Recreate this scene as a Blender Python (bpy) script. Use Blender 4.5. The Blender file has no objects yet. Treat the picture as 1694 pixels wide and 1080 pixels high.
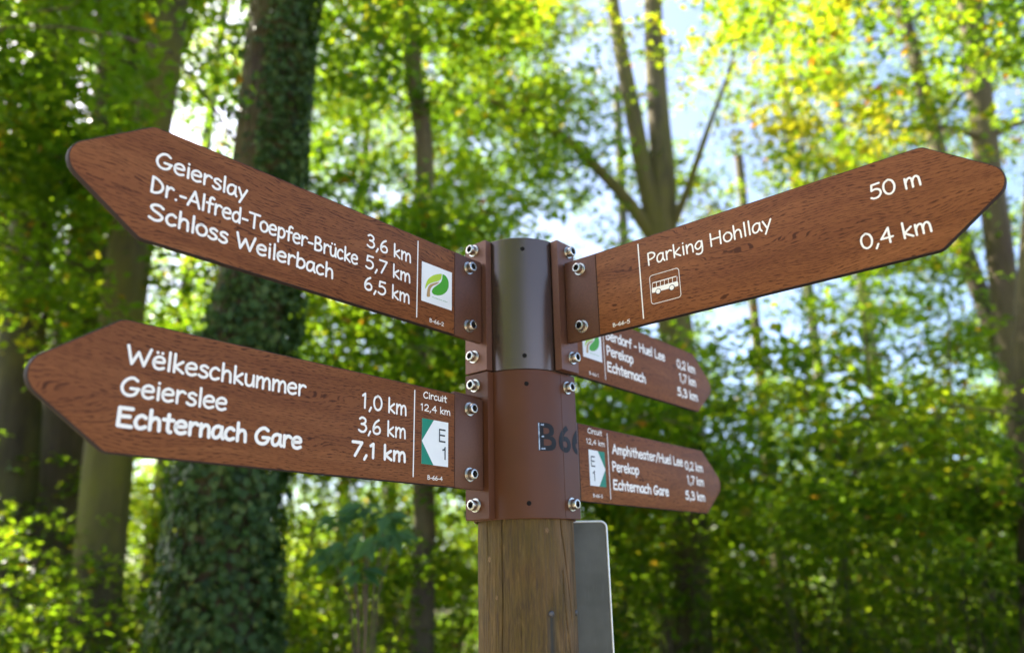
import bpy, bmesh, math, random
import numpy as np
from mathutils import Vector, Matrix

# ------------------------------------------------------------------ camera, sky, sun, exposure
SC = bpy.context.scene
COL = SC.collection
Z0 = 1.876                                  # height of the sign datum above the ground
PITCH, ROLL, YAW = (math.radians(a) for a in (17.91736, -1.21021, -0.19232))
FPX, IW, IH = 1272.1, 1694.0, 1080.0
CAM = np.array([-0.01016, -1.26167, Z0 - 0.2562])
fwd = np.array([math.sin(YAW)*math.cos(PITCH), math.cos(YAW)*math.cos(PITCH), math.sin(PITCH)])
_r0 = np.array([math.cos(YAW), -math.sin(YAW), 0.0]); _u0 = np.cross(_r0, fwd)
rgt = _r0*math.cos(ROLL) + _u0*math.sin(ROLL)
upv = -_r0*math.sin(ROLL) + _u0*math.cos(ROLL)
cd = bpy.data.cameras.new('camera'); cam = bpy.data.objects.new('camera', cd); COL.objects.link(cam)
cam.matrix_world = Matrix(((rgt[0], upv[0], -fwd[0], CAM[0]), (rgt[1], upv[1], -fwd[1], CAM[1]),
                           (rgt[2], upv[2], -fwd[2], CAM[2]), (0, 0, 0, 1)))
cd.sensor_width = 36.0; cd.lens = FPX/IW*36.0; cd.clip_start = 0.05; cd.clip_end = 2000
cd.dof.use_dof = True; cd.dof.focus_distance = 1.09; cd.dof.aperture_fstop = 2.7
SC.camera = cam

SUN_EL, SUN_AZ = math.radians(42), math.radians(-56)     # azimuth from +Y towards +X: behind the sign, to the left
world = bpy.data.worlds.new('World'); SC.world = world; world.use_nodes = True
wn = world.node_tree; wn.nodes.clear()
sky = wn.nodes.new('ShaderNodeTexSky'); sky.sky_type = 'NISHITA'; sky.sun_disc = False
sky.sun_elevation = SUN_EL; sky.sun_rotation = SUN_AZ; sky.air_density = 0.5; sky.dust_density = 1.6; sky.ozone_density = 0.0
bg = wn.nodes.new('ShaderNodeBackground'); bg.inputs['Strength'].default_value = 0.11
wo = wn.nodes.new('ShaderNodeOutputWorld')
wn.links.new(sky.outputs[0], bg.inputs[0]); wn.links.new(bg.outputs[0], wo.inputs[0])
sd = bpy.data.lights.new('sun', 'SUN'); sd.energy = 4.8; sd.angle = math.radians(0.53); sd.color = (1.0, 0.93, 0.80)
sun = bpy.data.objects.new('sun', sd); COL.objects.link(sun)
_sv = Vector((math.sin(SUN_AZ)*math.cos(SUN_EL), math.cos(SUN_AZ)*math.cos(SUN_EL), math.sin(SUN_EL)))
sun.rotation_euler = _sv.to_track_quat('Z', 'Y').to_euler(); sun.location = _sv*60
vs = SC.view_settings
vs.view_transform = 'Standard'; vs.look = 'None'; vs.exposure = 2.65; vs.gamma = 1.0; vs.use_curve_mapping = False
SC.cycles.max_bounces = 8; SC.cycles.diffuse_bounces = 4; SC.cycles.transmission_bounces = 5
SC.cycles.caustics_reflective = False; SC.cycles.caustics_refractive = False

rng = np.random.default_rng(7); random.seed(7)

def ray(px, py):
    return fwd + rgt*(px - IW/2)/FPX - upv*(py - IH/2)/FPX
def at(px, py, dist):
    """point on the pixel's ray whose horizontal distance from the camera is dist"""
    v = ray(px, py); return CAM + v*(dist/math.hypot(v[0], v[1]))

# ------------------------------------------------------------------ object helpers
def tag(o, label=None, cat=None, group=None, kind=None):
    if label: o['label'] = label
    if cat: o['category'] = cat
    if group: o['group'] = group
    if kind: o['kind'] = kind
    return o
def empty(name, loc=(0, 0, 0), rz=0.0):
    o = bpy.data.objects.new(name, None); COL.objects.link(o)
    o.location = loc; o.rotation_euler = (0, 0, rz); o.empty_display_size = 0.1
    return o
def link(name, me, parent=None, mats=()):
    o = bpy.data.objects.new(name, me); COL.objects.link(o)
    for m in mats:
        if m.name not in [x.name for x in me.materials if x]: me.materials.append(m)
    if parent: o.parent = parent
    return o
def mesh_from(name, v, f, mats=(), parent=None, smooth=False, midx=None):
    me = bpy.data.meshes.new(name)
    me.from_pydata([tuple(map(float, p)) for p in v], [], [tuple(map(int, p)) for p in f])
    for m in mats: me.materials.append(m)
    if midx is not None: me.polygons.foreach_set('material_index', np.array(midx, dtype=np.int32))
    if smooth: me.polygons.foreach_set('use_smooth', np.ones(len(me.polygons), dtype=bool))
    me.update()
    return link(name, me, parent)
def smooth_by_angle(o, deg=35):
    me = o.data
    me.polygons.foreach_set('use_smooth', np.ones(len(me.polygons), dtype=bool))
    bm = bmesh.new(); bm.from_mesh(me)
    for e in bm.edges:
        if len(e.link_faces) == 2: e.smooth = e.calc_face_angle(0) < math.radians(deg)
    bm.to_mesh(me); bm.free()

# ------------------------------------------------------------------ materials
def mat(name):
    m = bpy.data.materials.new(name); m.use_nodes = True; nt = m.node_tree
    return m, nt, nt.nodes['Principled BSDF']
def N(nt, t, **kw):
    n = nt.nodes.new(t)
    for k, v in kw.items(): setattr(n, k, v)
    return n
def ramp(nt, stops, src=None):
    r = N(nt, 'ShaderNodeValToRGB'); cr = r.color_ramp
    while len(cr.elements) < len(stops): cr.elements.new(0.5)
    for e, (p, c) in zip(cr.elements, stops):
        e.position = p; e.color = (c[0], c[1], c[2], 1) if not isinstance(c, (int, float)) else (c, c, c, 1)
    if src is not None: nt.links.new(src, r.inputs[0])
    return r
def coords(nt, scale=(1, 1, 1), kind='Object', rnd=0.0):
    tc = N(nt, 'ShaderNodeTexCoord'); mp = N(nt, 'ShaderNodeMapping'); mp.inputs['Scale'].default_value = scale
    src = tc.outputs[kind]
    if rnd:
        oi = N(nt, 'ShaderNodeObjectInfo'); ml = N(nt, 'ShaderNodeMath', operation='MULTIPLY'); ml.inputs[1].default_value = rnd
        nt.links.new(oi.outputs['Random'], ml.inputs[0])
        ad = N(nt, 'ShaderNodeVectorMath', operation='ADD')
        nt.links.new(src, ad.inputs[0]); nt.links.new(ml.outputs[0], ad.inputs[1]); src = ad.outputs[0]
    nt.links.new(src, mp.inputs[0]); return mp.outputs[0]
def noise(nt, vec, scale, detail=3, rough=0.5, dist=0.0):
    n = N(nt, 'ShaderNodeTexNoise'); n.inputs['Scale'].default_value = scale; n.inputs['Detail'].default_value = detail
    n.inputs['Roughness'].default_value = rough; n.inputs['Distortion'].default_value = dist
    nt.links.new(vec, n.inputs['Vector']); return n.outputs['Fac']
def mixc(nt, fac, a, b, mode='MIX'):
    m = N(nt, 'ShaderNodeMix', data_type='RGBA', blend_type=mode)
    for i, x in ((0, fac), (6, a), (7, b)):
        if isinstance(x, (int, float)): m.inputs[i].default_value = x
        elif isinstance(x, tuple): m.inputs[i].default_value = (*x, 1)
        else: nt.links.new(x, m.inputs[i])
    return m.outputs[2]
def bump(nt, p, h, strength=0.3, dist=0.001):
    b = N(nt, 'ShaderNodeBump'); b.inputs['Strength'].default_value = strength; b.inputs['Distance'].default_value = dist
    nt.links.new(h, b.inputs['Height']); nt.links.new(b.outputs[0], p.inputs['Normal'])
def simple(name, col, rough=0.5, metal=0.0, var=0.15, vscale=40, bmp=0.0, rvar=0.12):
    m, nt, p = mat(name)
    v = coords(nt); n = noise(nt, v, vscale, 4)
    r = ramp(nt, [(0.3, tuple(c*(1 - var) for c in col)), (0.7, tuple(min(1, c*(1 + var)) for c in col))], n)
    nt.links.new(r.outputs[0], p.inputs['Base Color'])
    rr = ramp(nt, [(0.3, rough*(1-rvar)), (0.7, min(1, rough*(1+rvar)))], n); nt.links.new(rr.outputs[0], p.inputs['Roughness'])
    p.inputs['Metallic'].default_value = metal; p.inputs['Specular IOR Level'].default_value = 0.3
    if bmp: bump(nt, p, noise(nt, v, vscale*12, 2), bmp, 0.0005)
    return m

def wood_print():
    m, nt, p = mat('oak_print')
    base = coords(nt, (1, 1, 1), rnd=3.0)
    w1 = coords(nt, (2.2, 1, 9), rnd=3.0)
    # slow figure that bends the grain
    fig = N(nt, 'ShaderNodeTexNoise'); fig.inputs['Scale'].default_value = 2.2; fig.inputs['Detail'].default_value = 2
    nt.links.new(w1, fig.inputs['Vector'])
    sub = N(nt, 'ShaderNodeVectorMath', operation='SUBTRACT'); sub.inputs[1].default_value = (.5, .5, .5)
    nt.links.new(fig.outputs['Color'], sub.inputs[0])
    scl = N(nt, 'ShaderNodeVectorMath', operation='MULTIPLY'); scl.inputs[1].default_value = (0.0, 0.0, 0.055)
    nt.links.new(sub.outputs[0], scl.inputs[0])
    add = N(nt, 'ShaderNodeVectorMath', operation='ADD'); nt.links.new(base, add.inputs[0]); nt.links.new(scl.outputs[0], add.inputs[1])
    def mapped(s):
        mp = N(nt, 'ShaderNodeMapping'); mp.inputs['Scale'].default_value = s; nt.links.new(add.outputs[0], mp.inputs[0]); return mp.outputs[0]
    wave = N(nt, 'ShaderNodeTexWave', wave_type='BANDS', bands_direction='Z', wave_profile='SIN')
    wave.inputs['Scale'].default_value = 85; wave.inputs['Distortion'].default_value = 2.5; wave.inputs['Detail'].default_value = 3
    wave.inputs['Detail Scale'].default_value = 0.6
    nt.links.new(mapped((0.25, 1, 1)), wave.inputs['Vector'])
    broad = noise(nt, mapped((3, 1, 30)), 1.0, 3)
    streak = noise(nt, mapped((14, 20, 420)), 1.0, 3, 0.6)
    pores = noise(nt, mapped((100, 60, 1350)), 1.0, 1, 0.5)
    pores2 = noise(nt, mapped((11, 60, 260)), 1.0, 3, 0.6, 0.3)
    c = ramp(nt, [(0.28, (0.165, 0.056, 0.020)), (0.55, (0.230, 0.084, 0.029)), (0.8, (0.31, 0.122, 0.044))], broad).outputs[0]
    c = mixc(nt, ramp(nt, [(0.35, 0.0), (0.75, 0.45)], streak).outputs[0], c, (0.105, 0.034, 0.014))
    # pores gather in the spring-wood bands
    band = ramp(nt, [(0.15, 0.1), (0.6, 1.0)], wave.outputs['Fac']).outputs[0]
    th = ramp(nt, [(0.50, 0.0), (0.60, 1.0)], pores).outputs[0]
    mul = N(nt, 'ShaderNodeMath', operation='MULTIPLY'); nt.links.new(th, mul.inputs[0]); nt.links.new(band, mul.inputs[1])
    ml2 = N(nt, 'ShaderNodeMath', operation='MULTIPLY'); nt.links.new(mul.outputs[0], ml2.inputs[0]); ml2.inputs[1].default_value = 0.85
    c = mixc(nt, ml2.outputs[0], c, (0.048, 0.015, 0.006))
    blot = ramp(nt, [(0.60, 0.0), (0.74, 0.5)], pores2).outputs[0]
    c = mixc(nt, blot, c, (0.06, 0.020, 0.009))
    nt.links.new(c, p.inputs['Base Color'])
    p.inputs['Roughness'].default_value = 0.5; p.inputs['Specular IOR Level'].default_value = 0.12
    bump(nt, p, pores, 0.25, 0.0003)
    return m

M = {}
M['wood_print'] = wood_print()
M['board_edge'] = simple('board_edge', (0.022, 0.012, 0.010), 0.65, 0.0, 0.2, 30)
M['white_print'] = simple('white_print', (0.88, 0.85, 0.78), 0.5, 0, 0.03, 60)
M['sticker_white'] = simple('sticker_white', (0.78, 0.80, 0.78), 0.4, 0, 0.03, 30)
M['sticker_green'] = simple('sticker_green', (0.0, 0.20, 0.115), 0.4, 0, 0.05, 30)
M['leaf_light'] = simple('print_lime', (0.42, 0.60, 0.03), 0.4, 0, 0.05, 30)
M['leaf_dark'] = simple('print_green', (0.06, 0.33, 0.008), 0.4, 0, 0.05, 30)
M['path_tan'] = simple('print_tan', (0.42, 0.27, 0.10), 0.4, 0, 0.05, 30)
M['ink'] = simple('ink', (0.03, 0.035, 0.035), 0.4, 0, 0.05, 30)
M['gloss_black'] = simple('gloss_black', (0.004, 0.004, 0.005), 0.10, 0, 0.1, 30)
M['foil_black'] = simple('foil_black', (0.004, 0.004, 0.005), 0.55, 0, 0.1, 30)
M['end_plate'] = simple('end_plate_bronze', (0.11, 0.048, 0.028), 0.38, 0.35, 0.12, 260, 0.15)
M['sleeve_satin'] = simple('sleeve_satin', (0.15, 0.105, 0.082), 0.24, 0.9, 0.03, 6, 0.0, 0.04)
M['sleeve_paint'] = simple('sleeve_paint', (0.092, 0.034, 0.016), 0.36, 0.0, 0.08, 12, 0.05)
M['sleeve_paint'].node_tree.nodes['Principled BSDF'].inputs['Specular IOR Level'].default_value = 0.2
M['bracket_satin'] = simple('bracket_satin', (0.15, 0.070, 0.046), 0.40, 0.35, 0.08, 160, 0.10)
M['dark_hole'] = simple('dark_hole', (0.004, 0.003, 0.003), 0.9)
M['steel'] = simple('stainless_steel', (0.52, 0.49, 0.43), 0.27, 1.0, 0.12, 120, 0.06)

# ------------------------------------------------------------------ single-stroke rounded lettering
def _cr(pts, n=7):
    P = [np.array(p, float) for p in pts]
    P = [2*P[0] - P[1]] + P + [2*P[-1] - P[-2]]
    out = []
    for i in range(1, len(P) - 2):
        p0, p1, p2, p3 = P[i-1:i+3]
        for k in range(n):
            t = k/n
            out.append(0.5*((2*p1) + (-p0 + p2)*t + (2*p0 - 5*p1 + 4*p2 - p3)*t*t + (-p0 + 3*p1 - 3*p2 + p3)*t**3))
    out.append(P[-2]); return out
_O = [(.25, .70), (.08, .56), (.04, .33), (.12, .08), (.28, 0), (.45, .1), (.52, .36), (.44, .6), (.27, .70), (.2, .69)]
GL = {   # advance, strokes: ('c' smooth | 'l' straight, points); cap height = 1, x height = .7
 'G': (.86, [('c', [(.66, .86), (.48, .98), (.26, .88), (.09, .6), (.07, .3), (.2, .06), (.42, 0), (.62, .12), (.73, .40)]), ('l', [(.75, .40), (.42, .39)])]),
 'e': (.60, [('c', [(.07, .36), (.3, .38), (.49, .42), (.46, .62), (.28, .70), (.1, .56), (.05, .3), (.14, .06), (.32, 0), (.5, .09)])]),
 'i': (.26, [('l', [(.12, .68), (.13, .0)]), ('l', [(.12, .93), (.12, .94)])]),
 'r': (.50, [('l', [(.09, .69), (.1, 0)]), ('c', [(.1, .42), (.2, .62), (.33, .69), (.44, .62)])]),
 's': (.52, [('c', [(.43, .62), (.28, .70), (.12, .60), (.15, .44), (.33, .34), (.44, .18), (.34, .02), (.18, 0), (.05, .09)])]),
 'l': (.26, [('l', [(.12, 1.06), (.13, 0)])]),
 'a': (.60, [('c', [(.45, .63), (.3, .70), (.12, .58), (.05, .32), (.1, .07), (.23, .01), (.36, .12), (.45, .36), (.47, .67)]), ('c', [(.47, .67), (.46, .38), (.48, .15), (.55, .01)])]),
 'y': (.56, [('l', [(.05, .69), (.27, .08)]), ('l', [(.50, .70), (.14, -.30)])]),
 'D': (.80, [('l', [(.1, .99), (.1, .02)]), ('c', [(.1, .99), (.34, .92), (.6, .7), (.66, .45), (.54, .18), (.32, .04), (.1, .02)])]),
 '.': (.28, [('l', [(.13, .03), (.13, .04)])]),
 ',': (.32, [('l', [(.19, .10), (.08, -.18)])]),
 '-': (.46, [('l', [(.07, .37), (.37, .38)])]),
 'A': (.82, [('l', [(.06, 0), (.4, 1.0), (.73, 0)]), ('l', [(.18, .34), (.62, .35)])]),
 'f': (.50, [('c', [(.46, .98), (.34, 1.04), (.24, .92), (.22, .6), (.22, .3), (.22, 0)]), ('l', [(.05, .60), (.42, .62)])]),
 'd': (.62, [('c', [(.46, .55), (.32, .67), (.14, .56), (.06, .32), (.12, .07), (.26, .0), (.4, .1), (.49, .3)]), ('l', [(.49, 1.04), (.5, 0)])]),
 'T': (.74, [('l', [(.03, .99), (.70, 1.0)]), ('l', [(.37, .99), (.36, 0)])]),
 'o': (.58, [('c', _O)]),
 'p': (.58, [('l', [(.09, .68), (.1, -.33)]), ('c', [(.1, .5), (.22, .67), (.38, .66), (.5, .45), (.45, .14), (.28, .01), (.11, .1)])]),
 'B': (.70, [('l', [(.1, .98), (.1, .02)]), ('c', [(.1, .98), (.32, .98), (.47, .86), (.44, .66), (.28, .56), (.12, .54)]), ('c', [(.12, .54), (.38, .52), (.56, .40), (.55, .17), (.36, .03), (.1, .02)])]),
 'u': (.58, [('c', [(.07, .68), (.07, .35), (.12, .08), (.26, .0), (.4, .1), (.46, .35), (.47, .68)]), ('c', [(.47, .68), (.47, .35), (.5, .01)])]),
 'c': (.55, [('c', [(.45, .60), (.3, .70), (.13, .58), (.05, .32), (.12, .07), (.28, 0), (.46, .1)])]),
 'k': (.58, [('l', [(.09, 1.04), (.1, 0)]), ('l', [(.46, .66), (.12, .32), (.5, .01)])]),
 'S': (.76, [('c', [(.62, .86), (.45, .98), (.22, .94), (.1, .78), (.2, .6), (.44, .47), (.62, .3), (.52, .07), (.3, 0), (.06, .1)])]),
 'h': (.60, [('l', [(.09, 1.06), (.1, 0)]), ('c', [(.1, .38), (.2, .6), (.34, .66), (.45, .55), (.48, .28), (.49, 0)])]),
 'W': (1.10, [('l', [(.05, 1.0), (.26, .02), (.5, .72), (.76, .02), (1.0, 1.0)])]),
 'b': (.62, [('l', [(.1, 1.04), (.1, .02)]), ('c', [(.1, .4), (.2, .62), (.36, .68), (.51, .52), (.52, .25), (.4, .05), (.24, 0), (.1, .1)])]),
 'm': (.86, [('l', [(.08, .69), (.09, 0)]), ('c', [(.09, .38), (.18, .6), (.3, .68), (.39, .58), (.41, .3), (.41, .0)]), ('c', [(.41, .36), (.5, .6), (.62, .68), (.72, .56), (.75, .3), (.76, 0)])]),
 'n': (.58, [('l', [(.08, .69), (.09, 0)]), ('c', [(.09, .36), (.18, .58), (.32, .67), (.43, .56), (.46, .28), (.47, 0)])]),
 'E': (.72, [('l', [(.6, .99), (.1, .98), (.1, .02), (.62, .01)]), ('l', [(.1, .53), (.52, .55)])]),
 't': (.52, [('c', [(.25, .96), (.24, .5), (.25, .12), (.32, .0), (.38, .0)]), ('l', [(.04, .66), (.46, .67)])]),
 'C': (.74, [('c', [(.62, .84), (.46, .98), (.24, .86), (.08, .55), (.1, .2), (.28, .01), (.46, .02), (.64, .14)])]),
 'P': (.64, [('l', [(.1, .98), (.11, 0)]), ('c', [(.1, .98), (.34, .98), (.54, .82), (.5, .58), (.3, .46), (.11, .45)])]),
 'g': (.58, [('c', [(.46, .62), (.3, .70), (.12, .56), (.05, .34), (.14, .13), (.28, .12), (.42, .3), (.47, .66)]), ('c', [(.47, .66), (.49, .2), (.44, -.2), (.26, -.32), (.08, -.24)])]),
 'H': (.84, [('l', [(.1, .99), (.1, .0)]), ('l', [(.68, 1.0), (.68, 0)]), ('l', [(.1, .52), (.68, .53)])]),
 'L': (.64, [('l', [(.1, 1.0), (.1, .02), (.58, .01)])]),
 '/': (.55, [('l', [(.06, -.08), (.46, 1.04)])]),
 '0': (.68, [('c', [(.33, 1.0), (.13, .84), (.06, .5), (.14, .14), (.33, 0), (.52, .14), (.6, .5), (.52, .85), (.34, 1.0), (.28, .98)])]),
 '1': (.50, [('l', [(.1, .84), (.26, 1.0), (.26, 0)])]),
 '2': (.66, [('c', [(.08, .78), (.2, .97), (.4, .98), (.53, .8), (.46, .52), (.26, .25), (.07, .02)]), ('l', [(.07, .02), (.58, .02)])]),
 '3': (.64, [('c', [(.1, .88), (.26, .99), (.46, .9), (.48, .7), (.34, .56), (.22, .54)]), ('c', [(.22, .54), (.45, .50), (.55, .28), (.44, .05), (.24, 0), (.06, .1)])]),
 '4': (.70, [('l', [(.46, 0), (.45, 1.0), (.05, .34), (.62, .35)])]),
 '5': (.66, [('l', [(.54, .98), (.16, .96), (.12, .56)]), ('c', [(.12, .56), (.32, .62), (.52, .5), (.55, .24), (.4, .03), (.2, .0), (.06, .08)])]),
 '6': (.66, [('c', [(.44, .99), (.22, .78), (.08, .42), (.12, .1), (.3, 0), (.5, .1), (.54, .34), (.42, .5), (.24, .46), (.1, .28)])]),
 '7': (.66, [('l', [(.05, .97), (.58, .98), (.2, 0)])]),
 ' ': (.36, []),
}
GL['ü'] = (GL['u'][0], GL['u'][1] + [('l', [(.16, .92), (.16, .93)]), ('l', [(.38, .92), (.38, .93)])])
GL['ë'] = (GL['e'][0], GL['e'][1] + [('l', [(.18, .92), (.18, .93)]), ('l', [(.39, .92), (.39, .93)])])

def ribbon(pts, hw, v, f, y):
    P = []
    for p in pts:
        if not P or np.hypot(*(np.array(p) - P[-1])) > 1e-5: P.append(np.array(p, float))
    n = len(P)
    T = [P[min(i+1, n-1)] - P[max(i-1, 0)] for i in range(n)]
    T = [t/max(1e-9, np.hypot(*t)) for t in T]
    K = 6
    b = len(v)
    ring = []
    a0 = math.atan2(-T[0][1], -T[0][0]); a1 = math.atan2(T[-1][1], T[-1][0])
    # start cap
    cap0 = [P[0] + hw*np.array([math.cos(a0 - math.pi/2 + math.pi*k/K), math.sin(a0 - math.pi/2 + math.pi*k/K)]) for k in range(K+1)]
    cap1 = [P[-1] + hw*np.array([math.cos(a1 - math.pi/2 + math.pi*k/K), math.sin(a1 - math.pi/2 + math.pi*k/K)]) for k in range(K+1)]
    for c in cap0: v.append((c[0], y, c[1]))
    f.append(list(range(b, b+K+1)))
    b2 = len(v)
    for p, t in zip(P, T):
        nn = np.array([-t[1], t[0]])*hw
        v.append((p[0]+nn[0], y, p[1]+nn[1])); v.append((p[0]-nn[0], y, p[1]-nn[1]))
    for i in range(n-1): f.append([b2+2*i, b2+2*i+2, b2+2*i+3, b2+2*i+1])
    b3 = len(v)
    for c in cap1: v.append((c[0], y, c[1]))
    f.append(list(range(b3, b3+K+1)))

def text_strokes(s):
    x = 0; out = []
    for ch in s:
        adv, st = GL[ch]
        for kind, pts in st:
            q = []
            if kind == 'c': q = [tuple(p) for p in _cr(pts)]
            else:
                for i in range(len(pts)-1):
                    a, b = np.array(pts[i], float), np.array(pts[i+1], float)
                    m = 2
                    q += [tuple(a + (b-a)*k/m) for k in range(m)]
                q.append(pts[-1])
                if len(pts) > 2:                   # sharp corners: separate pieces
                    for i in range(len(pts)-1): out.append([(x+pts[i][0], pts[i][1]), (x+pts[i+1][0], pts[i+1][1])])
                    continue
            out.append([(x+p[0], p[1]) for p in q])
        x += adv
    return out, x

def lettering(name, s, x0, x1, z, cap, weight, xdir, y, ysgn, parent, m):
    """x0,x1: left and right end of the line seen by a reader, as positions along the board; xdir: reader's right"""
    st, w = text_strokes(s)
    hw = weight*cap/2
    lo = min(p[0] for q in st for p in q); hi = max(p[0] for q in st for p in q)
    span = abs(x1 - x0) - 2*hw
    kx = span/(hi - lo)
    v, f = [], []
    for i, q in enumerate(st):
        pts = [(x0 + xdir*(hw + (p[0]-lo)*kx), z + p[1]*(cap - 2*hw) + hw) for p in q]
        ribbon(pts, hw, v, f, y + ysgn*0.00002*(i % 9))
    return mesh_from(name, v, f, [m], parent)

# ------------------------------------------------------------------ solid helpers
def round_poly(pts, radii, seg=8):
    out = []; n = len(pts)
    for i in range(n):
        p0, p, p1 = (np.array(pts[j % n], float) for j in (i-1, i, i+1)); r = radii[i]
        if r <= 0: out.append(tuple(p)); continue
        a = (p0-p)/np.hypot(*(p0-p)); b = (p1-p)/np.hypot(*(p1-p))
        ang = math.acos(np.clip(a@b, -1, 1)); t = r/math.tan(ang/2)
        c = p + (a+b)/np.hypot(*(a+b))*r/math.sin(ang/2)
        s0 = p+a*t-c; s1 = p+b*t-c
        th0 = math.atan2(s0[1], s0[0]); th1 = math.atan2(s1[1], s1[0])
        d = (th1-th0+math.pi) % (2*math.pi) - math.pi
        for k in range(seg+1): out.append((c[0]+r*math.cos(th0+d*k/seg), c[1]+r*math.sin(th0+d*k/seg)))
    return out
def inset(poly, d):
    P = np.array(poly); n = len(P)
    area = 0.5*np.sum(P[:, 0]*np.roll(P[:, 1], -1) - np.roll(P[:, 0], -1)*P[:, 1]); s = 1 if area > 0 else -1
    e = np.roll(P, -1, 0) - P; e /= np.maximum(1e-9, np.linalg.norm(e, axis=1))[:, None]
    nn = np.stack([-e[:, 1], e[:, 0]], 1)*s
    m = nn + np.roll(nn, 1, 0); m /= np.linalg.norm(m, axis=1)[:, None]
    k = 1/np.maximum(.4, np.sum(m*nn, 1))
    return P + m*(d*k)[:, None]
def slab(name, poly, y_front, y_back, bev, mats, parent, two=True):
    """poly in (x,z); thickness along y; bevelled rims; material 0 on the front face, 1 elsewhere"""
    P = np.array(poly); I = inset(poly, bev); n = len(P); sg = 1 if y_front > y_back else -1
    I2 = inset(poly, bev*.3)
    rings = [(I, y_front), (I2, y_front - sg*bev*.3), (P, y_front - sg*bev), (P, y_back + sg*bev), (I, y_back)]
    v = [(p[0], y, p[1]) for R_, y in rings for p in R_]
    f = [list(range(n)), list(range(4*n, 5*n))[::-1]]; mi = [0, 1]
    for r in range(4):
        for i in range(n):
            j = (i+1) % n; f.append([r*n+i, r*n+j, (r+1)*n+j, (r+1)*n+i]); mi.append(1 if len(mats) > 1 else 0)
    if len(mats) == 1: mi = [0]*len(f)
    o = mesh_from(name, v, f, mats, parent, midx=mi)
    bm = bmesh.new(); bm.from_mesh(o.data); bmesh.ops.recalc_face_normals(bm, faces=bm.faces); bm.to_mesh(o.data); bm.free()
    smooth_by_angle(o, 28); return o
def extrude_plan(name, poly, z0, z1, bev, mats, parent):
    """plan polygon (x,y) extruded in z with a small bevel at top and bottom rims"""
    P = np.array(poly); I = inset(poly, bev); n = len(P)
    rings = [(I, z0), (P, z0+bev), (P, z1-bev), (I, z1)]
    v = [(p[0], p[1], z) for R_, z in rings for p in R_]
    f = [list(range(n))[::-1], list(range(3*n, 4*n))]
    for r in range(3):
        for i in range(n):
            j = (i+1) % n; f.append([r*n+i, r*n+j, (r+1)*n+j, (r+1)*n+i])
    o = mesh_from(name, v, f, mats, parent)
    bm = bmesh.new(); bm.from_mesh(o.data); bmesh.ops.recalc_face_normals(bm, faces=bm.faces); bm.to_mesh(o.data); bm.free()
    smooth_by_angle(o, 30); return o

def bolt_mesh():
    S = 24; v, f = [], []
    def ring(r, h, hexa=False):
        b = len(v)
        for k in range(S):
            a = 2*math.pi*k/S; rr = r
            if hexa:
                t = (a % (math.pi/3)) - math.pi/6; rr = r*math.cos(math.pi/6)/math.cos(t)
            v.append((rr*math.cos(a), rr*math.sin(a), h))
        return b
    prof = [(.0107, 0, 0), (.0107, .0012, 0), (.0103, .0017, 0), (.0086, .0018, 0), (.0081, .0019, 0), (.0081, .0107, 0), (.0078, .0114, 0), (.0071, .0118, 0),
            (.0058, .0118, 1), (.0055, .0115, 1), (.0052, .0060, 1)]
    rs = [ring(*p) for p in prof]
    for a, b in zip(rs, rs[1:]):
        for k in range(S):
            j = (k+1) % S; f.append([a+k, a+j, b+j, b+k])
    f.append([rs[-1]+k for k in range(S)])
    me = bpy.data.meshes.new('bolt'); me.from_pydata(v, [], f); me.materials.append(M['steel']); me.materials.append(M['dark_hole'])
    me.polygons[len(f)-1].material_index = 1
    o = bpy.data.objects.new('tmp', me); smooth_by_angle(o, 30); bpy.data.objects.remove(o)
    return me
BOLT = bolt_mesh()
def bolt(parent, loc, normal, spin=0.0):
    o = bpy.data.objects.new('bolt', BOLT); COL.objects.link(o); o.parent = parent
    q = Vector(normal).to_track_quat('Z', 'Y'); o.matrix_basis = Matrix.Translation(loc) @ (q @ Matrix.Rotation(spin, 3, 'Z').to_quaternion()).to_matrix().to_4x4()
    return o

# ------------------------------------------------------------------ the setting: ground
AA, AC = math.radians(-129.70529), math.radians(-39.70322)
AD = AA + math.pi
TUBE = 0.0815; PLT = 0.0955

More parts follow.
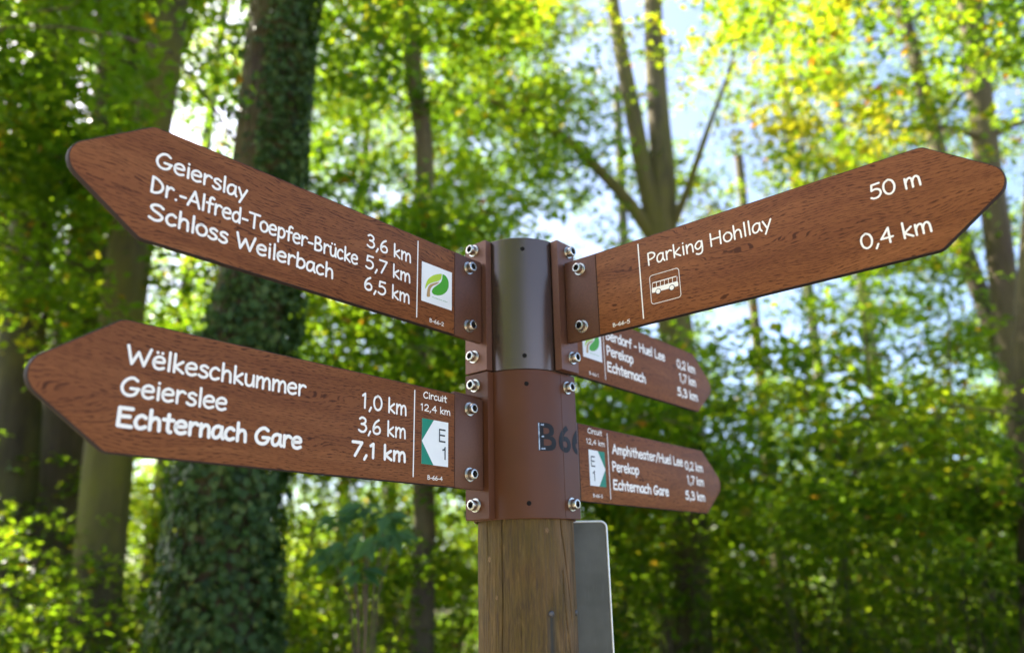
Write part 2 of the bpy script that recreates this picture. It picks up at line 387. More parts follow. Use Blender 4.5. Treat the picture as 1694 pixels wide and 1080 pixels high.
# ------------------------------------------------------------------ wooden post
def post_material():
    m, nt, p = mat('weathered_post')
    g = coords(nt, (62, 62, 15.0)); fine = coords(nt, (300, 300, 30)); loc = coords(nt, (1, 1, 1))
    n1 = noise(nt, g, 1.0, 6, 0.68, 1.1); n2 = noise(nt, fine, 1.0, 3, 0.6); n3 = noise(nt, loc, 9, 4, 0.6)
    c = ramp(nt, [(0.3, (0.060, 0.030, 0.005)), (0.5, (0.105, 0.055, 0.011)), (0.68, (0.19, 0.115, 0.036))], n1).outputs[0]
    alg = ramp(nt, [(0.38, 0.0), (0.62, 0.75)], n3).outputs[0]
    c = mixc(nt, alg, c, (0.078, 0.054, 0.006))
    c = mixc(nt, ramp(nt, [(0.42, 0.0), (0.7, 0.85)], n2).outputs[0], c, (0.045, 0.026, 0.010))
    # greyed weathering on the side away from the algae, and a stain under the nail
    sep = N(nt, 'ShaderNodeSeparateXYZ'); nt.links.new(loc, sep.inputs[0])
    side = ramp(nt, [(0.0, 0.0), (1.0, 1.0)], sep.outputs['X'])
    side.color_ramp.elements[0].position = 0.0; side.color_ramp.elements[1].position = 0.07
    mm = N(nt, 'ShaderNodeMath', operation='MULTIPLY'); nt.links.new(side.outputs[0], mm.inputs[0])
    nt.links.new(ramp(nt, [(0.42, 0.0), (0.66, 0.8)], noise(nt, coords(nt, (30, 30, 5)), 1.0, 4)).outputs[0], mm.inputs[1])
    c = mixc(nt, mm.outputs[0], c, (0.22, 0.125, 0.058))
    # rust-black stain running down from the nail
    dx = N(nt, 'ShaderNodeMath', operation='SUBTRACT'); nt.links.new(sep.outputs['X'], dx.inputs[0]); dx.inputs[1].default_value = .0342
    ab = N(nt, 'ShaderNodeMath', operation='ABSOLUTE'); nt.links.new(dx.outputs[0], ab.inputs[0])
    band = ramp(nt, [(0.0, 1.0), (0.0075, 0.0)], ab.outputs[0])
    dz = N(nt, 'ShaderNodeMath', operation='SUBTRACT'); dz.inputs[0].default_value = Z0-.300; nt.links.new(sep.outputs['Z'], dz.inputs[1])
    zr_ = ramp(nt, [(0.0, 0.0), (0.012, 1.0)], dz.outputs[0])
    st1 = N(nt, 'ShaderNodeMath', operation='MULTIPLY'); nt.links.new(band.outputs[0], st1.inputs[0]); nt.links.new(zr_.outputs[0], st1.inputs[1])
    yy = N(nt, 'ShaderNodeMath', operation='LESS_THAN'); nt.links.new(sep.outputs['Y'], yy.inputs[0]); yy.inputs[1].default_value = 0.0
    st2 = N(nt, 'ShaderNodeMath', operation='MULTIPLY'); nt.links.new(st1.outputs[0], st2.inputs[0]); nt.links.new(yy.outputs[0], st2.inputs[1])
    c = mixc(nt, st2.outputs[0], c, (0.030, 0.030, 0.026))
    nt.links.new(c, p.inputs['Base Color']); p.inputs['Roughness'].default_value = 0.85
    ad = N(nt, 'ShaderNodeMath', operation='ADD'); nt.links.new(n1, ad.inputs[0]); nt.links.new(n2, ad.inputs[1])
    bump(nt, p, ad.outputs[0], 0.9, 0.003)
    return m
M['post'] = post_material()
def wooden_post():
    root = empty('wooden_post', (0, 0, 0))
    tag(root, 'round weathered wooden post with cracks carrying the brown sign sleeves', 'post')
    na = 540
    zs = list(np.linspace(-0.3, Z0-0.46, 14)) + list(np.linspace(Z0-0.45, Z0-0.165, 120)) + [Z0-0.1, Z0+0.05]
    # cracks: list of (azimuth, z) polylines with width and depth
    cracks = [([(-118.0, -.17), (-118.6, -.22), (-118.2, -.28), (-119.8, -.35), (-119, -.46)], .0009, .006),
              ([(-45.5, -.16), (-44.0, -.19), (-39.5, -.225), (-35.5, -.26), (-30, -.305), (-28, -.33)], .0013, .010),
              ([(-44, -.25), (-43.5, -.28), (-40.5, -.32), (-36.5, -.36), (-34, -.46)], .0008, .006),
              ([(-70, -.165), (-69, -.19)], .0006, .003), ([(-97, -.30), (-97.5, -.37)], .0005, .002),
              ([(-140, -.16), (-141, -.30)], .0007, .003)]
    v = []
    az = np.linspace(0, 2*np.pi, na, endpoint=False)
    th = np.degrees((az + np.pi) % (2*np.pi) - np.pi)
    rr = np.random.default_rng(3)
    ph = rr.uniform(0, 6.28, 8)
    for z in zs:
        zr = z - Z0
        r = 0.0758 + 0.0007*np.sin(3*az+ph[0]) + 0.0005*np.sin(7*az+ph[1]+zr*4) + 0.00025*np.sin(31*az+ph[2]+zr*9) + 0.0002*np.sin(67*az+ph[3]-zr*15)
        for poly, wd, dp in cracks:
            pz = [p[1] for p in poly][::-1]; pa = [p[0] for p in poly][::-1]
            if pz[0] <= zr <= pz[-1]:
                a = np.interp(zr, pz, pa); ends = min(1, (zr-pz[0])/.03, (pz[-1]-zr)/.01 + .5)
                d = np.abs(th - a)*np.pi/180*.0758
                r = r - dp*max(.1, ends)*np.clip(1 - d/(wd*1.3), 0, 1)
        v.append(np.stack([r*np.cos(az), r*np.sin(az), np.full(na, z)], 1))
    V = np.concatenate(v); f = []
    for i in range(len(zs)-1):
        b = i*na
        for k in range(na):
            j = (k+1) % na; f.append((b+k, b+j, b+na+j, b+na+k))
    f.append(tuple(range((len(zs)-1)*na, len(zs)*na)))
    mesh_from('shaft', V, f, [M['post']], root, smooth=True)
    nm = simple('nail_iron', (0.09, 0.085, 0.085), 0.5, 0.7, 0.3, 200)
    for a, zr, r in ((-63.2, -.3106, .0046), (-13.7, -.3119, .0046)):
        S = 16; vv = []; ff = []
        for rad, h in ((r, -.003), (r, .0008), (r*.8, .0016), (r*.35, .0019)):
            for k in range(S): vv.append((h, rad*math.cos(2*math.pi*k/S), rad*math.sin(2*math.pi*k/S)))
        for q in range(3):
            for k in range(S): ff.append((q*S+k, q*S+(k+1) % S, (q+1)*S+(k+1) % S, (q+1)*S+k))
        ff.append(tuple(range(3*S, 4*S)))
        o = mesh_from('nail', vv, ff, [nm], root, smooth=True)
        o.location = (.0757*math.cos(math.radians(a)), .0757*math.sin(math.radians(a)), Z0+zr); o.rotation_euler = (0, 0, math.radians(a))
    kn = simple('wood_knot', (0.16, 0.10, 0.05), 0.8, 0, 0.4, 300)
    for a, zr, sx in ((-137.9, -.2326, .004), (-65.0, -.193, .0035), (-127, -.287, .0028)):
        S = 12; vv = [(.0012, 0, 0)]; ff = []
        for k in range(S):
            q = 1 + .3*math.sin(3*k); vv.append((-.0006, sx*q*math.cos(2*math.pi*k/S), 1.4*sx*q*math.sin(2*math.pi*k/S)))
        for k in range(S): ff.append((0, 1+k, 1+(k+1) % S))
        o = mesh_from('knot', vv, ff, [kn], root, smooth=True)
        o.location = (.0758*math.cos(math.radians(a)), .0758*math.sin(math.radians(a)), Z0+zr); o.rotation_euler = (0, 0, math.radians(a))
wooden_post()

# ------------------------------------------------------------------ the two sleeves
def arc(a0, a1, r, n): return [(r*math.cos(a0+(a1-a0)*k/n), r*math.sin(a0+(a1-a0)*k/n)) for k in range(n+1)]
def loc2(a, s, n):          # plan point: s outwards along azimuth a, n to its left
    return (s*math.cos(a) - n*math.sin(a), s*math.sin(a) + n*math.cos(a))
def sleeve(name, label, z0, z1, msleeve, mbr, brackets, ears, bolts, holes):
    root = empty(name, (0, 0, Z0+z0)); H = z1 - z0
    tag(root, label, 'sleeve', 'sleeves clamped round the wooden post')
    # shell
    n = 128; R1, R0 = TUBE, 0.0772; bev = .0008
    rings = [(R0, 0), (R1-bev, 0), (R1, bev), (R1, H-bev), (R1-bev, H), (R0, H)]
    v = [(r*math.cos(2*math.pi*k/n), r*math.sin(2*math.pi*k/n), z) for r, z in rings for k in range(n)]
    f = [(i*n+k, i*n+(k+1) % n, ((i+1) % 6)*n+(k+1) % n, ((i+1) % 6)*n+k) for i in range(6) for k in range(n)]
    o = mesh_from('shell', v, f, [msleeve], root); smooth_by_angle(o, 30)
    for a, n0, n1 in ears:
        poly = [loc2(a, *p) for p in ((TUBE-.0035, n0), (TUBE+.0004, n0), (TUBE+.0004, n1), (TUBE-.0035, n1))]
        e = extrude_plan('ear', poly, .0006, H-.0006, .0006, [msleeve], root)
    for a, n0, n1, fs in brackets:      # L profile: foot across the shell, web behind the board
        foot = [loc2(a, *p) for p in ((TUBE+.0008, n0), (PLT, n0), (PLT, n1), (TUBE+.0008, n1))]
        extrude_plan('bracket', foot, .001, H-.001, .0007, [mbr], root)
        w0, w1 = (-.0165, -.0098) if fs > 0 else (.0098, .0165)
        web = [loc2(a, *p) for p in ((PLT+.0003, w0), (.152, w0), (.152, w1), (PLT+.0003, w1))]
        extrude_plan('bracket_web', web, .050, H-.040, .0006, [mbr], root)
    for a, s, nn, zr in bolts:
        p = loc2(a, s, nn)
        bolt(root, (p[0], p[1], zr-z0), (math.cos(a), math.sin(a), 0), random.uniform(0, 1))
    for a, zr in holes:
        S = 20; vv = []; ff = []
        for r, h in ((.0037, 0), (.0033, .00025), (.0028, .0003)):
            for k in range(S): vv.append((h, r*math.cos(2*math.pi*k/S), r*math.sin(2*math.pi*k/S)))
        for q in range(2):
            for k in range(S): ff.append((q*S+k, q*S+(k+1) % S, (q+1)*S+(k+1) % S, (q+1)*S+k))
        ff.append(tuple(range(2*S, 3*S)))
        o = mesh_from('drain_hole', vv, ff, [M['dark_hole']], root)
        o.location = ((TUBE+.00012)*math.cos(a), (TUBE+.00012)*math.sin(a), zr-z0); o.rotation_euler = (0, 0, a)
    return root
ra = math.radians
up_s = sleeve('post_sleeve', 'satin grey-brown metal sleeve at the very top of the post', .0545, .2815, M['sleeve_satin'], M['bracket_satin'],
    [(AA, -.0395, .0070, 1), (AC, -.0140, .0320, -1), (AD, -.0070, .0395, -1)], [(AA, -.040, .002), (AC, -.004, .033), (AD, -.004, .040)],
    [(AA, PLT, -.0200, .2675), (AA, PLT, -.0205, .0815), (AC, PLT, .0160, .2655), (AC, PLT, .0150, .0790)],
    [(ra(-85.7), .2609), (ra(-86.5), .0764)])
lo_s = sleeve('post_sleeve', 'matt brown painted sleeve marked B66 below the satin one', -.1760, .0540, M['sleeve_paint'], M['sleeve_paint'],
    [(AA, -.0395, .0085, 1), (AD, -.0070, .0395, -1)], [(AA, -.040, .002), (AC, -.001, .0375), (AD, -.004, .040)],
    [(AA, PLT, -.0188, .0335), (AA, PLT, -.0188, -.1535), (AC, TUBE+.0005, .0150, .0315), (AC, TUBE+.0005, .0150, -.1535)],
    [(ra(-85.2), .0305), (ra(-85.8), -.1536)])

# block lettering from the built-in font, cut and wrapped round the lower sleeve and its ear
def font_mesh(s, size_h, bold=0.0):
    cu = bpy.data.curves.new('t', 'FONT'); cu.body = s; cu.size = 1.0; cu.offset = bold; cu.resolution_u = 4
    o = bpy.data.objects.new('t', cu); COL.objects.link(o)
    dg = bpy.context.evaluated_depsgraph_get(); dg.update()
    me = bpy.data.meshes.new_from_object(o.evaluated_get(dg)); bpy.data.objects.remove(o); bpy.data.curves.remove(cu)
    P = np.empty(len(me.vertices)*3); me.vertices.foreach_get('co', P); P = P.reshape(-1, 3)
    lo, hi = P.min(0), P.max(0); k = size_h/(hi[1]-lo[1])
    bm = bmesh.new(); bm.from_mesh(me); bpy.data.meshes.remove(me)
    for vv in bm.verts: vv.co = ((vv.co.x-lo[0])*k, (vv.co.y-lo[1])*k, 0)
    return bm, (hi[0]-lo[0])*k
bm, w = font_mesh('B', .0435)
def wrap_text(ch, x0, x1, z, h, m):
    bm, w = font_mesh(ch, h, .022); k = (x1-x0)/w
    for vv in bm.verts: vv.co.x = x0 + vv.co.x*k
    x = x0
    while x < x1:
        x += .0022
        bmesh.ops.bisect_plane(bm, geom=bm.verts[:]+bm.edges[:]+bm.faces[:], plane_co=(x, 0, 0), plane_no=(1, 0, 0))
    if x1 > .0365:
        bmesh.ops.bisect_plane(bm, geom=bm.verts[:]+bm.edges[:]+bm.faces[:], plane_co=(.0365, 0, 0), plane_no=(1, 0, 0), clear_outer=True)
    R_ = TUBE + .00035
    for vv in bm.verts:
        xx, zz = vv.co.x, vv.co.y
        if xx < 0: a = AC + xx/TUBE; p = (R_*math.cos(a), R_*math.sin(a))
        else: p = loc2(AC, TUBE+.0008, xx)
        vv.co = (p[0], p[1], z + zz)
    me = bpy.data.meshes.new('lettering'); bm.to_mesh(me); bm.free(); me.materials.append(m)
    return link('lettering', me, lo_s)
bm.free()
LZ = -.0745 + .1760
wrap_text('B', -.0485, -.0165, LZ, .0435, M['foil_black'])
def painted_sheen():       # silver strips paint the sky's reflection onto the letter's stem and bars
    v, f = [], []
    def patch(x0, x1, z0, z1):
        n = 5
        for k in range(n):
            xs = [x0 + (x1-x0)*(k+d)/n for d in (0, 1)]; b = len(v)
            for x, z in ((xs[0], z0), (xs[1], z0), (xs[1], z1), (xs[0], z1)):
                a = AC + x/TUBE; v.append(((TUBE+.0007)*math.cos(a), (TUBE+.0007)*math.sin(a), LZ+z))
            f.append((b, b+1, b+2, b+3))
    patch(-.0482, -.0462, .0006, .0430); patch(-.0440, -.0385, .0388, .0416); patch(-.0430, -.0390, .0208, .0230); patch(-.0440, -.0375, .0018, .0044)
    sheen = simple('silver_sheen', (.24, .26, .28), .38, .85, .5, 180)
    mesh_from('painted_sheen', v, f, [sheen], lo_s)
painted_sheen()
wrap_text('6', -.0115, .0190, LZ, .0435, M['foil_black'])
wrap_text('6', .0225, .0530, LZ, .0435, M['foil_black'])

# ------------------------------------------------------------------ the five arrow boards
S0 = 0.0975; BT = 0.0085
def flat_poly(name, pts, y, parent, m):
    return mesh_from(name, [(p[0], y, p[1]) for p in pts], [list(range(len(pts)))], [m], parent)
def closed_spline(pts, n=5):
    P = [np.array(p, float) for p in pts]; k = len(P); out = []
    for i in range(k):
        p0, p1, p2, p3 = P[i-1], P[i], P[(i+1) % k], P[(i+2) % k]
        for j in range(n):
            t = j/n
            out.append(tuple(0.5*((2*p1)+(-p0+p2)*t+(2*p0-5*p1+4*p2-p3)*t*t+(-p0+3*p1-3*p2+p3)*t**3)))
    return out
def board(label, az, zb, off, front, xdir, lines, div=.241, tip=.738, sh=.650, ext=None):
    """front: +1 if the printed face looks to the left of the outward direction; xdir: reader's right along the board"""
    root = empty('direction_sign', (S0*math.cos(az), S0*math.sin(az), Z0+zb), az)
    tag(root, label, 'sign', 'arrow boards bolted to the post')
    X = lambda s: s - S0
    H = .14; yf = front*off; yb = yf - front*BT
    poly = round_poly([(.0629, 0), (X(sh), 0), (X(tip+.012), H/2-.001), (X(sh), H), (.0629, H)], [0, .016, .024, .016, 0])
    slab('panel', poly, yf, yb, .0012, [M['wood_print'], M['board_edge']], root)
    slab('end_plate', round_poly([(0, 0), (.0626, 0), (.0626, H), (0, H)], [.002, 0, 0, .002], 3), yf, yb, .0009, [M['end_plate']], root)
    yt = yf + front*.0003
    for zz in (.0213, .1206): bolt(root, (.0315, yf, zz), (0, front, 0), random.uniform(0, 1))
    hw = .0009 if abs(xdir) else 0
    d = [(X(div)-.0010, .0088), (X(div)+.0010, .0088), (X(div)+.0010, .1322), (X(div)-.0010, .1322)]
    flat_poly('dividing_line', d, yt, root, M['white_print'])
    for s, x0, x1, z, cap, wt in lines:
        lettering('lettering', s, X(x0), X(x1), z, cap, wt, xdir, yt, front, root, M['white_print'])
    return root, X, yf, front
W_, WB = .138, .185
def leaf_sticker(B, sl, sr, z0, z1):
    root, X, yf, fr = B
    y1 = yf + fr*.0004
    st = mesh_from('sticker', [(X(sl), y1, z0), (X(sr), y1, z0), (X(sr), y1, z1), (X(sl), y1, z1)], [(0, 1, 2, 3)], [M['sticker_white']], root)
    def q(pts):
        o = []
        for x, y in pts:
            u = (x-135)/385; tp = 95+145*u; bt = 598+124*u; o.append((X(sl+(sr-sl)*u), z0+(z1-z0)*(bt-y)/(bt-tp)))
        return o
    light = [(180, 450), (185, 400), (215, 325), (280, 275), (340, 260), (384, 259), (382, 300), (370, 330), (330, 353), (270, 370), (220, 395), (195, 430)]
    dark = [(397, 263), (440, 285), (472, 345), (475, 420), (450, 480), (400, 520), (340, 532), (285, 518), (262, 485), (280, 440), (330, 400), (375, 362), (392, 315)]
    path = [(352, 362), (290, 376), (238, 398), (212, 440), (203, 500), (200, 540), (215, 552), (240, 545), (240, 490), (248, 445), (275, 412), (325, 388)]
    for nm, pts, m in (('emblem_leaf', light, 'leaf_light'), ('emblem_leaf', dark, 'leaf_dark'), ('emblem_path', path, 'path_tan')):
        flat_poly(nm, closed_spline(q(pts)), y1 + fr*.0003, st, M[m])
    v, f = [], []
    for k in range(19):
        if k in (12,): continue
        x = 268 + k*10.3; y = 552 + k*3.55
        c = q([(x, y-4), (x+6.5, y-2), (x+6.5, y+6), (x, y+4)]); b = len(v)
        v += [(p[0], y1+fr*.0003, p[1]) for p in c]; f.append((b, b+1, b+2, b+3))
    mesh_from('emblem_line', v, f, [M['leaf_dark']], st)
def arrow_sticker(B, sl, sr, z0, z1, flip):
    root, X, yf, fr = B; xd = 1 if sr > sl else -1
    y1 = yf + fr*.0004; W = abs(sr-sl)
    U = lambda u: X(sl + (sr-sl)*u)
    st = mesh_from('sticker', [(U(0), y1, z0), (U(1), y1, z0), (U(1), y1, z1), (U(0), y1, z1)], [(0, 1, 2, 3)], [M['sticker_white']], root)
    zm = (z0+z1)/2; y2 = y1 + fr*.0003
    e, t = (0, .44) if not flip else (1, .56)
    for za in (z0, z1):
        flat_poly('green_corner', [(U(e), y2, )[0:1] + (zm,), (U(e), za), (U(t), za)], y2, st, M['sticker_green'])
    hh = z1-z0
    for ch, u0, u1, a, c in (('E', .64, .89, .53, .83), ('1', .74, .90, .15, .44)) if not flip else (('E', .11, .36, .53, .83), ('1', .15, .31, .14, .43)):
        za, zc = z0 + hh*a, z0 + hh*c; h = zc-za; t = .12
        q = lambda pts: [(U(u0 + (u1-u0)*p[0]), za + h*p[1]) for p in pts]
        if ch == 'E': pol = q([(0, 0), (1, 0), (1, t), (.16, t), (.16, .46), (.92, .46), (.92, .46+t), (.16, .46+t), (.16, 1-t), (1, 1-t), (1, 1), (0, 1)])
        else: pol = q([(.72, 0), (1, 0), (1, 1), (.78, 1), (.60, .84), (.2, .78), (.2, .68), (.72, .70)])
        flat_poly('block_letter', pol, y2, st, M['ink'])

b1, b2, b3 = .0905, .0580, .0255; CAP = .0222
bA = board('wood-grain arrow board reading Geierslay and Dr.-Alfred-Toepfer-Brücke with leaf sticker', AA, .1003, -.001, 1, -1, [
    ('Geierslay', .644, .528, b1-.0005, CAP, W_), ('Dr.-Alfred-Toepfer-Brücke', .6455, .3535, b2-.001, CAP, W_), ('Schloss Weilerbach', .6445, .3935, b3-.0005, CAP, W_+.01),
    ('3,6 km', .3395, .2545, b1, CAP, W_), ('5,7 km', .3405, .255, b2, CAP, W_), ('6,5 km', .341, .2555, b3, CAP, W_),
    ('B-66-2', .2145, .1845, .0080, .0066, .15)])
leaf_sticker(bA, .2325, .1675, .038, .1015)
bB = board('wood-grain arrow board reading Wëlkeschkummer, Geierslee and bold Echternach Gare 7,1 km', AA, -.1329, 0, 1, -1, [
    ('Wëlkeschkummer', .6475, .425, .0920, CAP, W_+.01), ('Geierslee', .6485, .5295, .0590, CAP, W_+.01), ('Echternach Gare', .648, .4265, .0263, .0230, WB),
    ('1,0 km', .3375, .2575, .0915, CAP, W_), ('3,6 km', .342, .258, .0590, CAP, W_), ('7,1 km', .3515, .257, .0263, CAP, WB),
    ('Circuit', .226, .1775, .1228, .0108, .16), ('12,4 km', .231, .1708, .1042, .0108, .15), ('B-66-4', .2155, .1855, .0074, .0066, .15)], div=.2428, sh=.655, tip=.740)
arrow_sticker(bB, .228, .1748, .0285, .0935, False)
bC = board('wood-grain arrow board reading Parking Hohllay 50 m with bus symbol', AC, .101, -.001, -1, 1, [
    ('Parking Hohllay', .256, .4535, .0905, CAP, .115), ('50 m', .5825, .6425, .0888, CAP, .118), ('0,4 km', .5615, .644, .0255, CAP, .118),
    ('B-66-5', .186, .217, .0075, .0066, .15)], tip=.732)
bD = board('wood-grain arrow board reading Berdorf - Huel Lee above the Amphitheater board', AD, .0953, -.0025, -1, 1, [
    ('Berdorf - Huel Lee', .272, .5085, .0925, CAP, .18), ('Perekop', .272, .372, .0600, CAP, .18), ('Echternach', .271, .417, .0265, CAP, .195),
    ('0,2 km', .562, .650, .0895, CAP, .18), ('1,7 km', .568, .648, .0580, CAP, .18), ('5,3 km', .5535, .6505, .0235, CAP, .195),
    ('B-66-1', .207, .237, .0090, .0068, .15)], div=.2625, sh=.648, tip=.730)
leaf_sticker(bD, .189, .254, .0415, .105)
bE = board('wood-grain arrow board reading Amphitheater/Huel Lee beneath the Berdorf board', AD, -.1345, -.0025, -1, 1, [
    ('Amphitheater/Huel Lee', .270, .5490, .0945, .0205, .18), ('Perekop', .2675, .3637, .0612, .0205, .18), ('Echternach Gare', .267, .4765, .0270, .0205, .195),
    ('0,2 km', .5575, .6415, .0895, .0205, .18), ('1,7 km', .5625, .640, .0585, .0205, .18), ('5,3 km', .548, .6395, .0252, .0205, .195),
    ('Circuit', .1915, .2385, .1248, .0106, .16), ('12,4 km', .185, .2455, .1048, .0106, .15), ('B-66-3', .199, .229, .0095, .0066, .15)], div=.256, sh=.646, tip=.730)
arrow_sticker(bE, .191, .243, .030, .095, True)

# bus symbol on the parking board
def bus_symbol():
    root, X, yf, fr = bC; y1 = yf + fr*.0003; m = M['white_print']
    out = round_poly([(X(.2563), .0274), (X(.3070), .0274), (X(.3070), .0743), (X(.2563), .0743)], [.005]*4, 6)
    inn = inset(out, .0009); n = len(out)
    v = [(p[0], y1, p[1]) for p in out] + [(p[0], y1, p[1]) for p in inn]
    fr_ = mesh_from('symbol_frame', v, [(i, (i+1) % n, n+(i+1) % n, n+i) for i in range(n)], [m], root)
    v, f = [], []
    def pl(pts, dy=0):
        b = len(v); v.extend((X(p[0]), y1+fr*dy, p[1]) for p in pts); f.append(tuple(range(b, b+len(pts))))
    pl([(.2592, .0455), (.3034, .0455), (.3038, .0500), (.3028, .0535), (.2596, .0535), (.2588, .0495)])
    pl([(.2606, .0606), (.3020, .0606), (.3014, .0620), (.2614, .0620)])
    for s in (.2596, .2668, .2736, .2804, .2872, .2940, .3016):
        pl([(s, .0535), (s+.0009, .0535), (s+.0016, .0606), (s+.0007, .0606)])
    mesh_from('bus_body', v, f, [m], fr_)
    for s in (.2698, .2928):
        for nm, r, dy, mm in (('wheel_gap', .0047, .0002, M['board_edge']), ('wheel', .0037, .0004, m)):
            mesh_from(nm, [(X(s)+r*math.cos(k*.2618), y1+fr*dy, .0456+r*math.sin(k*.2618)) for k in range(24)], [tuple(range(24))], [mm], fr_)
bus_symbol()

# ------------------------------------------------------------------ grey plate fixed behind the post
def rear_plate():
    root = empty('metal_plate', (0, .088, Z0-.62)); tag(root, 'bare grey back of a round-cornered metal plate behind the wooden post', 'sign')
    m, nt, p = mat('aluminium_back')
    v = coords(nt); c = ramp(nt, [(.3, (.075, .075, .062)), (.7, (.13, .13, .11))], noise(nt, v, 14, 5)).outputs[0]
    sc_ = noise(nt, coords(nt, (500, 1, 25)), 1.0, 2)
    c = mixc(nt, ramp(nt, [(.62, 0.0), (.72, .35)], sc_).outputs[0], c, (.16, .16, .15))
    nt.links.new(c, p.inputs['Base Color']); p.inputs['Metallic'].default_value = .0; p.inputs['Specular IOR Level'].default_value = .2; p.inputs['Roughness'].default_value = .5
    edge = simple('bright_edge', (.75, .77, .76), .35, .4)
    poly = round_poly([(-.04, 0), (.140, 0), (.140, .450), (-.04, .450)], [.012]*4, 8)
    o = slab('plate', poly, -.0012, .0012, .0006, [m, edge], root)
    rim = round_poly([(-.04, 0), (.140, 0), (.140, .450), (-.04, .450)], [.012]*4, 8); inn = inset(rim, .0032); n = len(rim)
    v = [(p_[0], -.0013, p_[1]) for p_ in rim] + [(p_[0], -.0027, p_[1]) for p_ in inset(rim, .0010)] + [(p_[0], -.0027, p_[1]) for p_ in inset(rim, .0022)] + [(p_[0], -.0013, p_[1]) for p_ in inn]
    f = [(r*n+i, r*n+(i+1) % n, (r+1)*n+(i+1) % n, (r+1)*n+i) for r in range(3) for i in range(n)]
    mesh_from('rim', v, f, [edge], root, smooth=True)
    for zz in (.1, .35):
        cl = [(-.03, zz), (.03, zz), (.03, zz+.025), (-.03, zz+.025)]
        slab('clamp', cl, -.0115, -.0013, .0006, [edge], root)
rear_plate()

# ------------------------------------------------------------------ forest: materials
def bark(name, c0, c1, moss=0.0, rough_scale=1.0, mosscol=(0.16, 0.15, 0.014)):
    m, nt, p = mat(name)
    v = coords(nt, (9*rough_scale, 9*rough_scale, 1.6*rough_scale)); n1 = noise(nt, v, 1.0, 6, 0.65, 0.5)
    n2 = noise(nt, coords(nt, (1, 1, .5)), 1.7, 4, 0.6)
    c = ramp(nt, [(0.32, c0), (0.68, c1)], n1).outputs[0]
    if moss: c = mixc(nt, ramp(nt, [(0.40, 0.0), (0.62, moss)], n2).outputs[0], c, mosscol)
    nt.links.new(c, p.inputs['Base Color']); p.inputs['Roughness'].default_value = 0.9
    bump(nt, p, n1, 0.8, 0.03); return m
M['bark_dark'] = bark('bark_dark', (.030, .022, .014), (.075, .058, .036), .4)
M['bark_brown'] = bark('bark_brown', (.050, .036, .022), (.13, .095, .058), .35)
M['bark_beech'] = bark('bark_beech', (.10, .090, .068), (.19, .17, .13), .35)
M['bark_moss_sunlit'] = bark('bark_moss_sunlit', (.060, .045, .022), (.15, .115, .05), .9)  # moss, with a sunlit yellow painted into its colour
def leaf_mat(name, stops, trans, tfac=0.55, rough=0.36):
    m, nt, p = mat(name); out = nt.nodes['Material Output']
    at_ = N(nt, 'ShaderNodeAttribute', attribute_name='tint', attribute_type='GEOMETRY')
    cr = ramp(nt, stops, at_.outputs['Fac']); nt.links.new(cr.outputs[0], p.inputs['Base Color']); p.inputs['Roughness'].default_value = rough
    p.inputs['Specular IOR Level'].default_value = 0.15
    tr = N(nt, 'ShaderNodeBsdfTranslucent'); ct = ramp(nt, trans, at_.outputs['Fac']); nt.links.new(ct.outputs[0], tr.inputs['Color'])
    mx = N(nt, 'ShaderNodeMixShader'); mx.inputs[0].default_value = tfac
    nt.links.new(p.outputs[0], mx.inputs[1]); nt.links.new(tr.outputs[0], mx.inputs[2]); nt.links.new(mx.outputs[0], out.inputs['Surface'])
    return m
M['leaf'] = leaf_mat('beech_leaf',
    [(0, (.010, .034, .003)), (.5, (.030, .066, .004)), (.85, (.08, .110, .007)), (.95, (.17, .135, .015)), (1, (.20, .08, .012))],
    [(0, (.14, .30, .012)), (.5, (.28, .46, .012)), (.85, (.46, .55, .015)), (.95, (.62, .46, .02)), (1, (.62, .22, .02))])
M['ivy_leaf'] = leaf_mat('ivy_leaf', [(0, (.014, .032, .009)), (.6, (.060, .105, .026)), (1, (.15, .19, .05))],
    [(0, (.05, .13, .01)), (.6, (.10, .22, .012)), (1, (.20, .30, .02))], 0.25, 0.33)
M['big_leaf'] = leaf_mat('broad_leaf', [(0, (.030, .085, .035)), (1, (.065, .14, .05))], [(0, (.12, .30, .04)), (1, (.25, .42, .05))], 0.35, 0.42)

# ------------------------------------------------------------------ forest: ground
def ground():
    n = 120; xs = np.sign(np.linspace(-1, 1, n))*np.abs(np.linspace(-1, 1, n))**3*420
    X, Y = np.meshgrid(xs, xs); d = np.hypot(X, Y)
    Zg = 0.10*np.sin(X*.55+1)*np.sin(Y*.43)*np.clip((d-2)/5, 0, 1) + .5*np.sin(X*.07)*np.sin(Y*.06+.4)*np.clip((d-8)/25, 0, 1)
    v = np.stack([X.ravel(), Y.ravel(), Zg.ravel()], 1)
    f = [(j*n+i, j*n+i+1, (j+1)*n+i+1, (j+1)*n+i) for j in range(n-1) for i in range(n-1)]
    m, nt, p = mat('forest_floor'); c = coords(nt)
    a = noise(nt, c, 2.2, 6, .65); b = noise(nt, c, 26, 4, .7); g = noise(nt, c, .35, 4, .55)
    col = ramp(nt, [(.3, (.045, .028, .015)), (.52, (.11, .070, .036)), (.72, (.20, .135, .075))], b).outputs[0]
    col = mixc(nt, ramp(nt, [(.38, 0.0), (.5, .85)], a).outputs[0], col, (.045, .070, .012))
    col = mixc(nt, ramp(nt, [(.52, 0.0), (.60, .7)], g).outputs[0], col, (.15, .115, .075))
    nt.links.new(col, p.inputs['Base Color']); p.inputs['Roughness'].default_value = .95; bump(nt, p, b, .7, .03)
    tag(mesh_from('ground', v, f, [m], smooth=True), kind='structure')
    def gz(x, y):
        d = math.hypot(x, y)
        return .10*math.sin(x*.55+1)*math.sin(y*.43)*min(1, max(0, (d-2)/5)) + .5*math.sin(x*.07)*math.sin(y*.06+.4)*min(1, max(0, (d-8)/25))
    return gz
gz = ground()
